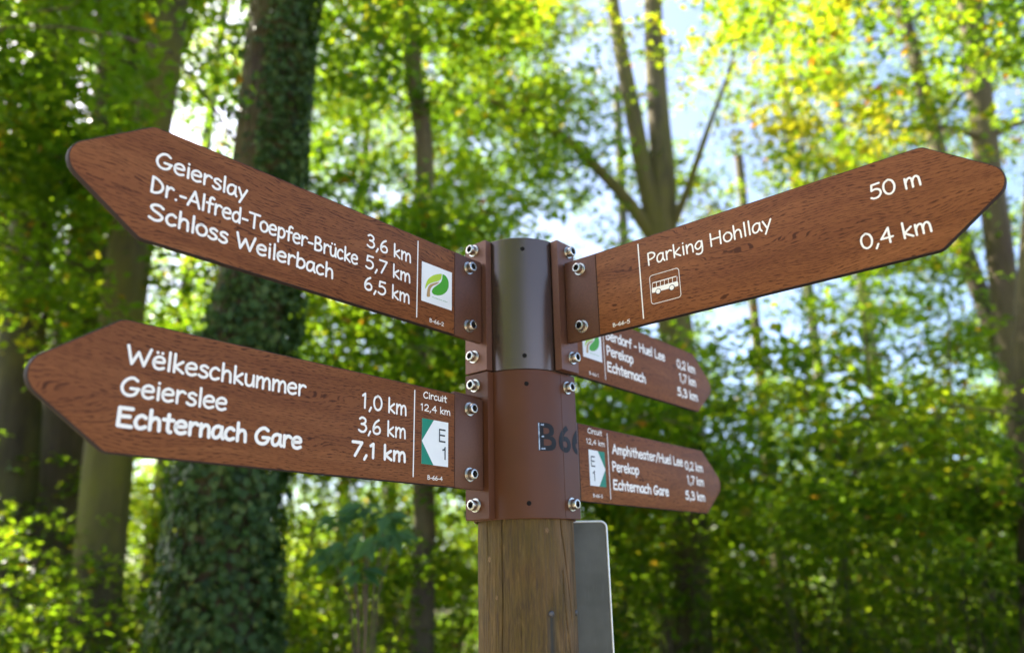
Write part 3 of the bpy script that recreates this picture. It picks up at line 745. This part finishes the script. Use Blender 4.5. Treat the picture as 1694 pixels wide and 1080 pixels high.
def add_bounce_gravel():  # unseen pale gravel, added to bounce warm sunlight onto the boards
    pts = round_poly([(-9, -34), (34, -36), (38, -3), (8, -2.2), (2.5, 1.6), (-2.2, 1.4), (-3.5, -5)], [4, 5, 4, 3, 1.2, 1.2, 3], 8)
    m, nt, p = mat('pale_gravel'); c = coords(nt); n1 = noise(nt, c, 60, 4, .7); n2 = noise(nt, c, .6, 4)
    col = ramp(nt, [(.3, (.24, .20, .15)), (.7, (.46, .41, .33))], n1).outputs[0]
    col = mixc(nt, ramp(nt, [(.5, 0.0), (.7, .4)], n2).outputs[0], col, (.20, .16, .11))
    nt.links.new(col, p.inputs['Base Color']); p.inputs['Roughness'].default_value = .95; bump(nt, p, n1, .6, .01)
    bm = bmesh.new(); bm.faces.new([bm.verts.new((x, y, 0)) for x, y in pts]); bmesh.ops.triangulate(bm, faces=bm.faces)
    bmesh.ops.subdivide_edges(bm, edges=bm.edges, cuts=7, use_grid_fill=True)
    for vv in bm.verts: vv.co.z = gz(vv.co.x, vv.co.y) + .06
    me = bpy.data.meshes.new('bounce_gravel'); bm.to_mesh(me); bm.free(); me.materials.append(m)
    tag(link('bounce_gravel', me), kind='structure')
add_bounce_gravel()

# ------------------------------------------------------------------ forest: generators
class Acc:
    def __init__(s): s.v = []; s.f = []; s.n = 0
    def tube(s, pts, rad, sides=10, wob=0.06, seed=0):
        r_ = np.random.default_rng(seed); P = np.array(pts, float); n = len(P)
        T = np.gradient(P, axis=0); T /= np.linalg.norm(T, axis=1)[:, None]
        ref = np.array([1, 0, 0]) if abs(T[0][2]) > .6 else np.array([0, 0, 1.])
        ph = r_.uniform(0, 6.28, 3); a = np.linspace(0, 2*np.pi, sides, endpoint=False)
        for i in range(n):
            u = np.cross(ref, T[i]); u /= np.linalg.norm(u); w = np.cross(T[i], u)
            rr = rad[i]*(1 + wob*np.sin(2*a+ph[0]+i*.13) + wob*.7*np.sin(5*a+ph[1]+i*.31) + wob*.4*np.sin(a*9+ph[2]-i*.5))
            s.v.append(P[i] + np.outer(np.cos(a)*rr, u) + np.outer(np.sin(a)*rr, w))
        b = s.n
        for i in range(n-1):
            k = np.arange(sides); j = (k+1) % sides
            s.f.append(np.stack([b+i*sides+k, b+i*sides+j, b+(i+1)*sides+j, b+(i+1)*sides+k], 1))
        s.n += n*sides
    def build(s, name, m, parent):
        return quads(name, np.concatenate(s.v), np.concatenate(s.f), m, parent, True)
def quads(name, V, F, m, parent=None, smooth=False, tint=None):
    me = bpy.data.meshes.new(name); nf = len(F)
    me.vertices.add(len(V)); me.vertices.foreach_set('co', V.astype(np.float32).ravel())
    me.loops.add(nf*4); me.loops.foreach_set('vertex_index', F.astype(np.int32).ravel())
    me.polygons.add(nf); me.polygons.foreach_set('loop_start', np.arange(0, nf*4, 4, dtype=np.int32))
    me.polygons.foreach_set('loop_total', np.full(nf, 4, dtype=np.int32))
    me.polygons.foreach_set('use_smooth', np.full(nf, smooth, dtype=bool))
    if tint is not None:
        a = me.attributes.new('tint', 'FLOAT', 'FACE'); a.data.foreach_set('value', tint.astype(np.float32))
    me.materials.append(m); me.update(calc_edges=True)
    return link(name, me, parent)
def unit(a): return a/np.maximum(1e-9, np.linalg.norm(a, axis=1))[:, None]
def leaf_quads(C, nrm, dr, L, W, fold=0.18):
    """one folded quad per leaf: base, left, tip, right"""
    dr = unit(dr - nrm*np.sum(dr*nrm, 1)[:, None]); sd_ = np.cross(nrm, dr)
    L = L[:, None]; W = W[:, None]
    V = np.stack([C - dr*L*.5, C + sd_*W*.5 + nrm*W*fold - dr*L*.06, C + dr*L*.5 - nrm*L*.06, C - sd_*W*.5 + nrm*W*fold - dr*L*.06], 1).reshape(-1, 3)
    return V
def clump_leaves(cen, R_, n, size, tint0, rg):
    """n leaves in flat sprays round one branch end"""
    ns = max(1, n//16); sc_ = cen + rg.normal(0, 1, (ns, 3))*np.array([R_, R_, R_*.55])*.62
    tilt = unit(np.array([0, 0, 1.]) + rg.normal(0, .30, (ns, 3)))
    which = rg.integers(0, ns, n)
    t1 = unit(np.cross(tilt, rg.normal(0, 1, (ns, 3)))); t2 = np.cross(tilt, t1)
    a = rg.uniform(-1, 1, n); b = rg.normal(0, .42, n)
    C = sc_[which] + t1[which]*(a*.30)[:, None] + t2[which]*(b*.22)[:, None] + tilt[which]*(rg.normal(0, .035, n) - .06*a*a)[:, None]
    nr = unit(tilt[which] + rg.normal(0, .38, (n, 3)))
    dr = t1[which]*np.sign(a)[:, None]*.6 + t2[which]*np.sign(b)[:, None] + rg.normal(0, .3, (n, 3))
    L = size*rg.uniform(.7, 1.25, n); tint = np.clip(tint0 + rg.normal(0, .13, n), 0, .90)
    au = rg.random(n); tint = np.where(au > .982, rg.uniform(.92, 1, n), tint)
    return leaf_quads(C, nr, dr, L, L*rg.uniform(.58, .75, n)), tint
def leaves_object(name, parts, m, parent):
    V = np.concatenate([p[0] for p in parts]); t = np.concatenate([p[1] for p in parts])
    return quads(name, V, np.arange(len(V)).reshape(-1, 4), m, parent, False, t)
def interp(pts, n):
    P = np.array(_cr([tuple(p) for p in pts], 6) if len(pts) > 2 else pts, float)
    d = np.r_[0, np.cumsum(np.linalg.norm(np.diff(P, axis=0), axis=1))]; t = np.linspace(0, d[-1], n)
    return np.stack([np.interp(t, d, P[:, k]) for k in range(3)], 1)

# ------------------------------------------------------------------ forest: the trees one can tell apart
TREES = []        # dict(root, acc trunk, axis points, clumps)
def tree(name, label, cat, pix, dist, r0, r1, m, top=None, group='forest trees', limbs=(), crown=True, sides=18):
    P = [at(x, y, dist) for x, y in pix]; P.sort(key=lambda p: p[2])
    lo_, hi_ = P[0], P[-1]
    slope = (P[1]-P[0])/(P[1][2]-P[0][2]) if len(P) > 1 else np.array([0, 0, 1.])
    g = lo_ - slope*(lo_[2] - gz(lo_[0], lo_[1]) + .1); g[2] = gz(g[0], g[1]) - .1
    if lo_[2] - g[2] > .3: P = [g] + P
    else: P[0] = g
    if top and top > hi_[2]:
        s = (P[-1]-P[-2])/(P[-1][2]-P[-2][2]); s[:2] = np.clip(s[:2], -.15, .15)
        for k in (.5, 1.0): P.append(hi_ + s*(top-hi_[2])*k)
    A = interp(P, 44); h = (A[:, 2]-A[0, 2])/(A[-1, 2]-A[0, 2])
    rad = r0 + (r1-r0)*h; rad = rad*(1 + .45*np.exp(-(A[:, 2]-A[0, 2])/.35))
    root = empty(name, tuple(A[0]))
    tag(root, label, cat, group)
    acc = Acc(); acc.tube(A - A[0], rad, sides, .05, len(TREES))
    for lp, d2, ra0, ra1 in limbs:
        L = interp([at(x, y, d) for (x, y), d in zip(lp, d2)], 18)
        acc.tube(L - A[0], np.linspace(ra0, ra1, 18), 12, .06, 50+len(lp))
    T = dict(root=root, acc=acc, axis=A, rad=rad, mat=m, leaves=[], crown=crown, limbs=[interp([at(x, y, d) for (x, y), d in zip(lp, d2)], 18) for lp, d2, _, _ in limbs])
    TREES.append(T); return T
tree('beech_tree', 'dark-barked forest tree standing behind the tip of the Geierslay board', 'tree', [(88, 0), (80, 150), (48, 450), (22, 750), (2, 950)], 9.0, .24, .16, M['bark_dark'], 13)
tree('beech_tree', 'sunlit brown tree trunk rising behind the Geierslay board', 'tree', [(290, -40), (262, 150), (210, 450), (180, 750), (163, 950)], 8.0, .205, .19, M['bark_moss_sunlit'], 12)  # yellow of this bark stands in for sun on the trunk
tree('beech_tree', 'thick grey tree trunk crossing behind the tip of the Wëlkeschkummer board', 'tree', [(205, 100), (155, 500), (118, 780), (98, 950)], 9.6, .36, .26, M['bark_brown'], 14)
ivyT = tree('ivy_tree', 'big tree trunk wrapped in dark ivy behind the left-pointing boards'.replace('left-pointing', 'Geierslay and Geierslee'), 'tree', [(466, -60), (460, 50), (420, 450), (378, 800), (364, 1050)], 4.8, .215, .17, M['bark_brown'], 11, sides=24)
tree('slim_tree', 'slim bare trunk with a slight bend between the ivy tree and the forked tree', 'tree', [(678, -40), (684, 120), (702, 250), (694, 400), (690, 560), (702, 850), (699, 1000)], 7.0, .105, .085, M['bark_brown'], 9)
forkT = tree('forked_tree', 'mossy forked tree standing behind the Parking Hohllay board', 'tree', [(1098, 400), (1125, 600), (1138, 800), (1141, 970)], 9.0, .225, .20, M['bark_moss_sunlit'], None, limbs=(
    ([(1098, 420), (1070, 310), (1050, 200), (1028, 90), (1010, -20), (1000, -160)], [9, 9, 9, 9, 9, 9], .125, .07),
    ([(1096, 430), (1096, 290), (1086, 150), (1080, 0), (1078, -200)], [9, 9.1, 9.2, 9.3, 9.4], .165, .10),
    ([(1085, 400), (1040, 335), (990, 280), (930, 225), (880, 190), (790, 165), (690, 170)], [9, 8.9, 8.8, 8.6, 8.5, 8.3, 8.1], .085, .03),
    ([(1102, 395), (1135, 320), (1152, 270), (1180, 190), (1215, 100)], [9, 8.9, 8.8, 8.7, 8.6], .055, .02)))
tree('slender_tree', 'slender trunk behind the point of the Parking Hohllay board', 'tree', [(1610, 60), (1630, 250), (1647, 368), (1668, 530), (1692, 720), (1712, 920)], 10, .15, .12, M['bark_brown'], 13, limbs=(
    ([(1632, 232), (1570, 212), (1500, 212), (1430, 222)], [10, 9.6, 9.3, 9.0], .04, .015), ([(1632, 232), (1680, 206), (1740, 190)], [10, 10, 10], .04, .02)))
tree('slender_tree', 'thin leaning trunk close beside the slender one at the Parking board point', 'tree', [(1540, 200), (1591, 398), (1633, 516), (1672, 640), (1740, 900)], 11.5, .12, .09, M['bark_dark'], 13)
tree('beech_tree', 'stout trunk standing past the point of the Parking Hohllay board', 'tree', [(1760, 100), (1740, 420), (1728, 620), (1740, 900)], 7.2, .24, .18, M['bark_brown'], 11)
for x, w, d, lab, mm in ((1058, .11, 15, 'pale far trunk showing beneath the Amphitheater board', 'bark_beech'), (1395, .10, 15, 'pale thin trunk among shrubs under the Parking Hohllay board', 'bark_beech'),
        (1495, .13, 17, 'sunlit trunk among the shrubs under the point of the Parking Hohllay board', 'bark_beech'), (246, .10, 13, 'narrow sunlit trunk between the grey trunk and the ivy tree', 'bark_beech'),
        (560, .11, 16, 'narrow far trunk between the ivy tree and the slim bent trunk', 'bark_brown'), (1290, .14, 19, 'far straight trunk beyond the forked tree', 'bark_brown'),
        (640, .16, 20, 'far dark trunk deep in the wood beside the slim bent trunk', 'bark_dark'), (-90, .25, 10, 'thick trunk at the edge of the wood beyond the dark-barked tree', 'bark_dark')):
    tree('woodland_tree', lab, 'tree', [(x + (847-x)*.10, 500), (x, 951)], d, w*1.2, w*.8, M[mm], 12, sides=12)

shadeT = tree('beech_tree', 'unseen spreading tree added so its crown shades the signpost boards', 'tree', [(-700, 300), (-760, 951)], 6.2, .28, .2, M['bark_brown'], 10)  # out-of-view tree, added to keep the sun off the boards
# foliage: branch ends scattered through the wood, thinner where the sky shows between the crowns
rg = np.random.default_rng(21)
GAPS = [(985, 85, 60, 85, .95), (950, 370, 85, 45, .9), (1225, 250, 55, 120, .9), (1200, 545, 75, 50, .95), (870, 340, 70, 40, .4), (200, 480, 60, 90, .5), (335, 285, 50, 60, .6),
        (560, 250, 40, 40, .3), (590, 320, 40, 40, .4), (1650, 420, 60, 120, .6), (1480, 60, 50, 60, .4), (170, 60, 50, 40, .5), (1120, 180, 120, 140, .45), (540, 20, 40, 40, .5)]
def density(px, py):
    d = 1.0
    for cx, cy, rx, ry, s in GAPS:
        q = ((px-cx)/rx)**2 + ((py-cy)/ry)**2
        if q < 2.2: d *= 1 - s*math.exp(-q*.8)
    return d
axes = [(T, T['axis']) for T in TREES]
pts_tree = np.concatenate([T['axis'][::4] for T in TREES] + [L[::3] for T in TREES for L in T['limbs']])
own_tree = np.concatenate([np.full(len(T['axis'][::4]), i) for i, T in enumerate(TREES)] + [np.full(len(L[::3]), i) for i, T in enumerate(TREES) for L in T['limbs']])
cand = []
for k in range(15500):
    px = rg.uniform(-330, 2020); py = rg.uniform(-420, 900); dist = 5.4 + 11.5*rg.random()**.85
    if 215 < px < 585 and dist < 6.3: continue
    if abs(px-1085) < 75 and py < 420 and dist < 9.2 and rg.random() < .75: continue
    tl = 290 - (py+40)*.128                      # the sunlit trunk and the grey one stay in view
    if abs(px-tl) < 80 and dist < 8.4: continue
    if abs(px-(88-py*.09)) < 60 and dist < 9.2 and rg.random() < .92: continue
    if abs(px-(1605+py*.105)) < 55 and dist < 11.5 and py > 150 and rg.random() < .85: continue
    near_left = px < 330 and py < 330
    if near_left and dist > 9 : dist = rg.uniform(6, 10)
    if rg.random() > density(px, py)*(1.0 if 520 < px < 930 and py < 420 else .66 if py < 480 else .42 if px > 1150 else .75): continue
    c = at(px, py, dist)
    if c[2] < 2.0 or c[2] > 14: continue
    if (py < -60 or px < -60 or px > 1740) and rg.random() < .90: continue
    if px > 950 and c[2] > 5 and rg.random() < .38: continue
    if math.sin(c[0]*1.55+.6*c[2])*math.sin(c[1]*1.25+1.3)+math.sin(c[2]*1.7+c[0]*.5+2) < .12: continue
    dd = np.linalg.norm((pts_tree - c)*np.array([1, 1, .8]), axis=1); k = int(np.argmin(dd))
    if dd[k] > 4.5 or not TREES[own_tree[k]]['crown']: continue
    yel = math.exp(-(((px-1390)/260)**2 + ((py-190)/240)**2))
    cand.append((dd[k], c, .46 + .17*rg.normal() + .29*yel, dist))
for k in range(230):  # extra branch ends added towards the sun to shade the boards
    c = np.array([0, 0, Z0+.1]) + np.array(_sv)*rg.uniform(5.5, 10.5) + rg.normal(0, 1.0, 3)
    cand.append((np.linalg.norm((pts_tree - c), axis=1).min(), c, .45, 7))
cand.sort(key=lambda q: q[0])
ns = len(pts_tree); NP_ = np.zeros((ns+len(cand), 3)); NP_[:ns] = pts_tree; NO_ = np.zeros(ns+len(cand), int); NO_[:ns] = own_tree
for d0, c, tint0, dist in cand:
    dd = np.linalg.norm(NP_[:ns]-c, axis=1); k = int(np.argmin(dd)); T = TREES[NO_[k]]; o = T['axis'][0]
    a = NP_[k]; mid = (a + c)/2 + np.array([0, 0, .08*dd[k]])
    T['acc'].tube(interp([a, mid, c], 4) - o, np.linspace(.006+.007*min(dd[k], 1.5), .004, 4), 5, .0, k)
    T['leaves'].append(clump_leaves(c - o, .30+.16*rg.random(), int(80+rg.integers(0, 80)), .088, tint0, rg))
    NP_[ns] = c; NO_[ns] = NO_[k]; ns += 1
print('clumps', len(cand))

# ivy on the big trunk
def ivy():
    T = ivyT; A = T['axis'] - T['axis'][0]; n = 26000
    h = rg.random(n)**1.1*7.0; a = rg.uniform(0, 2*np.pi, n)
    z = A[:, 2]; cx = np.interp(h, z, A[:, 0]); cy = np.interp(h, z, A[:, 1]); rr = np.interp(h, z, T['rad'])
    # denser to the right-hand side higher up, everywhere lower down
    bare = (np.cos(a - math.radians(200)) > .25) & (h > 3.2 + .35*np.sin(a*3)) & (rg.random(n) < .9)
    lump = .07 + .05*np.sin(a*3+h*2.1) + .04*np.sin(a*5-h*3.3)
    thick = np.clip(.11 - .012*h, .045, .14) + lump*.45
    rad = rr + .015 + thick*rg.random(n)**.6
    keep = ~bare
    out = np.stack([np.cos(a), np.sin(a), np.zeros(n)], 1)
    C = np.stack([cx + np.cos(a)*rad, cy + np.sin(a)*rad, h], 1)[keep]; out = out[keep]; k = len(C)
    nr = unit(out + np.array([0, 0, .45]) + rg.normal(0, .42, (k, 3))); dr = np.array([0, 0, -1.]) + rg.normal(0, .45, (k, 3))
    L = .052*rg.uniform(.6, 1.3, k)
    V = leaf_quads(C, nr, dr, L, L*rg.uniform(.8, 1.05, k), .1); t = np.clip(rg.normal(.45, .22, k), 0, 1)
    leaves_object('ivy', [(V, t)], M['ivy_leaf'], T['root'])['kind'] = 'stuff'
    for s in range(9):
        a0 = rg.uniform(0, 6.28); hh = np.linspace(0, 5.5, 26); aa = a0 + .25*np.sin(hh*1.3+s) + .08*hh
        P = np.stack([np.interp(hh, z, A[:, 0]) + np.cos(aa)*(np.interp(hh, z, T['rad'])+.01), np.interp(hh, z, A[:, 1]) + np.sin(aa)*(np.interp(hh, z, T['rad'])+.01), hh], 1)
        T['acc'].tube(P, np.linspace(.022, .008, 26), 6, .05, s)
ivy()
for T in TREES:
    T['acc'].build('trunk', T['mat'], T['root'])
    if T['leaves']: leaves_object('crown', T['leaves'], M['leaf'], T['root'])['kind'] = 'stuff'

# ------------------------------------------------------------------ forest: understorey
SHORT = [('dark-barked tree', 0), ('sunlit brown trunk', 1), ('thick grey trunk', 2), ('ivy tree', 3), ('slim bent trunk', 4), ('mossy forked tree', 5), ('slender trunk', 6), ('thin leaning trunk', 7), ('stout trunk', 8)]
def where(b):
    o = sorted(SHORT, key=lambda q: math.hypot(*(TREES[q[1]]['axis'][0][:2]-b[:2]))); k = o[0]; t = TREES[k[1]]['axis'][0]
    dc = math.hypot(*(b[:2]-CAM[:2])) - math.hypot(*(t[:2]-CAM[:2])); ds = math.hypot(*(t[:2]-b[:2]))
    rel = 'beside' if ds < 1.0 else 'well beyond' if dc > 7 else 'behind' if dc > 1.2 else 'before' if dc < -1.2 else 'next to'
    return rel + ' the ' + k[0] + ', towards the ' + o[1][0]
def shrub(px, dist, h, w, label, tint0, nc=26, size=.075):
    p = at(px, 951, dist); b = np.array([p[0], p[1], gz(p[0], p[1])])
    root = empty('woodland_shrub', tuple(b)); tag(root, ('low' if h < 1.8 else 'waist-deep' if h < 2.4 else 'tall' if h < 3.1 else 'very tall') + ' leafy shrub ' + where(b), 'shrub', 'understorey shrubs')
    acc = Acc(); lv = []
    for k in range(nc):
        a = rg.uniform(0, 6.28); r_ = w*rg.random()**.6; z = h*(.12 + .88*rg.random()); r_ *= (1 - .35*(z/h)**2)
        c = np.array([r_*math.cos(a), r_*math.sin(a), z])
        acc.tube(interp([(c[0]*.12, c[1]*.12, -.05), (c[0]*.45, c[1]*.45, z*.65), tuple(c)], 6), np.linspace(.014, .004, 6), 5, 0, k)
        lv.append(clump_leaves(c, .34, int(60+rg.integers(0, 40)), size, tint0 + .14*rg.normal(), rg))
    acc.build('stems', M['bark_brown'], root)
    leaves_object('foliage', lv, M['leaf'], root)['kind'] = 'stuff'
SHL = 'leafy woodland shrub filling the understorey between the tree trunks'
for i, px in enumerate(np.linspace(-120, 1840, 15)):
    shrub(px + rg.uniform(-50, 50), rg.uniform(6.2, 8.2), rg.uniform(1.3, 2.3), .9, SHL, .50, 24)
for i, px in enumerate(np.linspace(-180, 1900, 17)):
    shrub(px + rg.uniform(-60, 60), rg.uniform(9.5, 13), rg.uniform(2.2, 3.8), 1.4, SHL, .60, 40, .085)

for i, px in enumerate(np.linspace(-220, 1920, 16)):
    shrub(px + rg.uniform(-60, 60), rg.uniform(14, 18), rg.uniform(2.4, 4.2), 1.9, SHL, .55, 40, .10)
def ground_cover():
    n = 60000; a = rg.uniform(math.radians(-45), math.radians(45), n); d = 5 + 27*rg.random(n)**.8
    x = CAM[0] + np.sin(a)*d; y = CAM[1] + np.cos(a)*d
    z = np.array([gz(p, q) for p, q in zip(x, y)]) + .04 + .5*rg.random(n)**1.5*(.4+.6*np.abs(np.sin(x*.9)*np.sin(y*.8+1)))
    nr = unit(np.array([0, 0, 1.]) + rg.normal(0, .4, (n, 3))); L = .10*rg.uniform(.6, 1.4, n)*(.7+d/25)
    V = leaf_quads(np.stack([x, y, z], 1), nr, rg.normal(0, 1, (n, 3)), L, L*.6)
    o = quads('ground_cover', V, np.arange(len(V)).reshape(-1, 4), M['leaf'], None, False, np.clip(rg.normal(.5, .2, n), 0, .92))
    tag(o, 'low leafy herbs covering the forest floor beneath the shrubs', 'ground cover', kind='stuff')
ground_cover()
def sapling():
    p = at(610, 951, 3.5); b = np.array([p[0], p[1], gz(p[0], p[1])])
    root = empty('sapling', tuple(b)); tag(root, 'young sapling with drooping broad blue-green leaves below the Wëlkeschkummer board', 'sapling')
    acc = Acc(); tips = [at(x, y, d)-b for x, y, d in ((600, 835, 3.45), (560, 850, 3.55), (640, 850, 3.4), (575, 900, 3.5), (610, 890, 3.35), (655, 880, 3.5), (545, 905, 3.6), (600, 940, 3.4))]
    V = []; 
    for k, t in enumerate(tips):
        acc.tube(interp([(0, 0, -.05), (t[0]*.3, t[1]*.3, t[2]*.8), tuple(t)], 8), np.linspace(.009, .003, 8), 6, 0, k)
        n = 6; a = np.linspace(-1.3, 1.3, n) + rg.normal(0, .1, n); az = rg.uniform(-.5, .5)
        dr = np.stack([np.sin(a), -.35+rg.normal(0, .25, n), -np.abs(np.cos(a))*.8], 1); nr = unit(np.array([0, -.55, .8]) + rg.normal(0, .3, (n, 3)))
        L = rg.uniform(.09, .14, n); V.append(leaf_quads(t + unit(dr)*.06, nr, dr, L, L*.45, .15))
    acc.build('stem', M['bark_brown'], root); V = np.concatenate(V)
    quads('foliage', V, np.arange(len(V)).reshape(-1, 4), M['big_leaf'], root, False, rg.random(len(V)//4))['kind'] = 'stuff'
sapling()

# ------------------------------------------------------------------ forest: farther trees (shared meshes) and the wood beyond
def far_protos():
    out = []
    for k in range(3):
        lv = []; H = (9, 11, 8)[k]
        for _ in range(100):
            z = 1.2 + (H-1.2)*rg.random(); r_ = 2.6*math.sqrt(rg.random())*(1 - .5*(z/H)**3); a = rg.uniform(0, 6.28)
            lv.append(clump_leaves(np.array([r_*math.cos(a), r_*math.sin(a), z]), .55, 75, .13, .45+.16*rg.normal(), rg))
        c = leaves_object('crown', lv, M['leaf'], None); acc = Acc()
        acc.tube(interp([(0, 0, -.2), (.1, .05, H*.5), (.0, .1, H)], 12), np.linspace(.17, .05, 12), 9, .06, k)
        t = acc.build('trunk', M['bark_brown'], None); out.append((c, t))
    return out
PR = far_protos(); used = [False]*3
def far_tree(x, y, k, s, label, group):
    root = empty('woodland_tree', (x, y, gz(x, y)), rg.uniform(0, 6.28)); root.scale = (s, s, s); tag(root, label, 'tree', group)
    for o in PR[k]:
        c = o if not used[k] else o.copy()
        if used[k]: COL.objects.link(c)
        c.parent = root
        if o.type == 'MESH' and 'crown' in o.name: c['kind'] = 'stuff'
    used[k] = True
i = 0
for d, n, s0 in ((20, 11, .62), (27, 13, .72), (35, 15, .8)):
    for px in np.linspace(-250, 1950, n):
        p = at(px + rg.uniform(-50, 50), 951, d + rg.uniform(-2, 2))
        gap = 1 - .35*math.exp(-((px-1180)/160)**2)
        far_tree(p[0], p[1], i % 3, s0*rg.uniform(.85, 1.15)*gap, {20: 'small leafy tree ', 27: 'leafy woodland tree ', 35: 'farthest leafy tree '}[d] + where(np.array(p)), 'trees deep in the wood'); i += 1
# unseen trees added round the clearing; those behind the viewer darken the sleeve's reflection
for x, y, s in ((-8, -8, .9), (-5.5, -8.5, .95), (-3.2, -9.5, 1.0), (-1.2, -9.0, .95), (.6, -9.8, .95), (-7, -12, 1.1), (-11, -13, 1.0), (-13, -4, .9), (-15, 1, 1.0), (-16, 6, .9), (-12, 9, .85)):
    far_tree(x, y, i % 3, s, 'unseen leafy tree added across the clearing from the signpost', 'unseen trees added across the clearing'); i += 1
def distant_wood():
    n = 26000; a = rg.uniform(math.radians(-52), math.radians(52), n); d = rg.uniform(42, 55, n)
    z = 9*rg.random(n)**1.1*(.75+.25*np.sin(a*17)*np.sin(a*7+1))
    C = np.stack([np.sin(a)*d, np.cos(a)*d, z], 1); nr = unit(np.array([0, -.2, 1.]) + rg.normal(0, .5, (n, 3)))
    L = rg.uniform(.3, .6, n); V = leaf_quads(C, nr, rg.normal(0, 1, (n, 3)), L, L*.7)
    o = quads('distant_wood', V, np.arange(len(V)).reshape(-1, 4), M['leaf'], None, False, np.clip(rg.normal(.45, .2, n), 0, .95))
    tag(o, 'dense green mass of the distant wood beyond the far trees', 'wood', kind='stuff')
distant_wood()
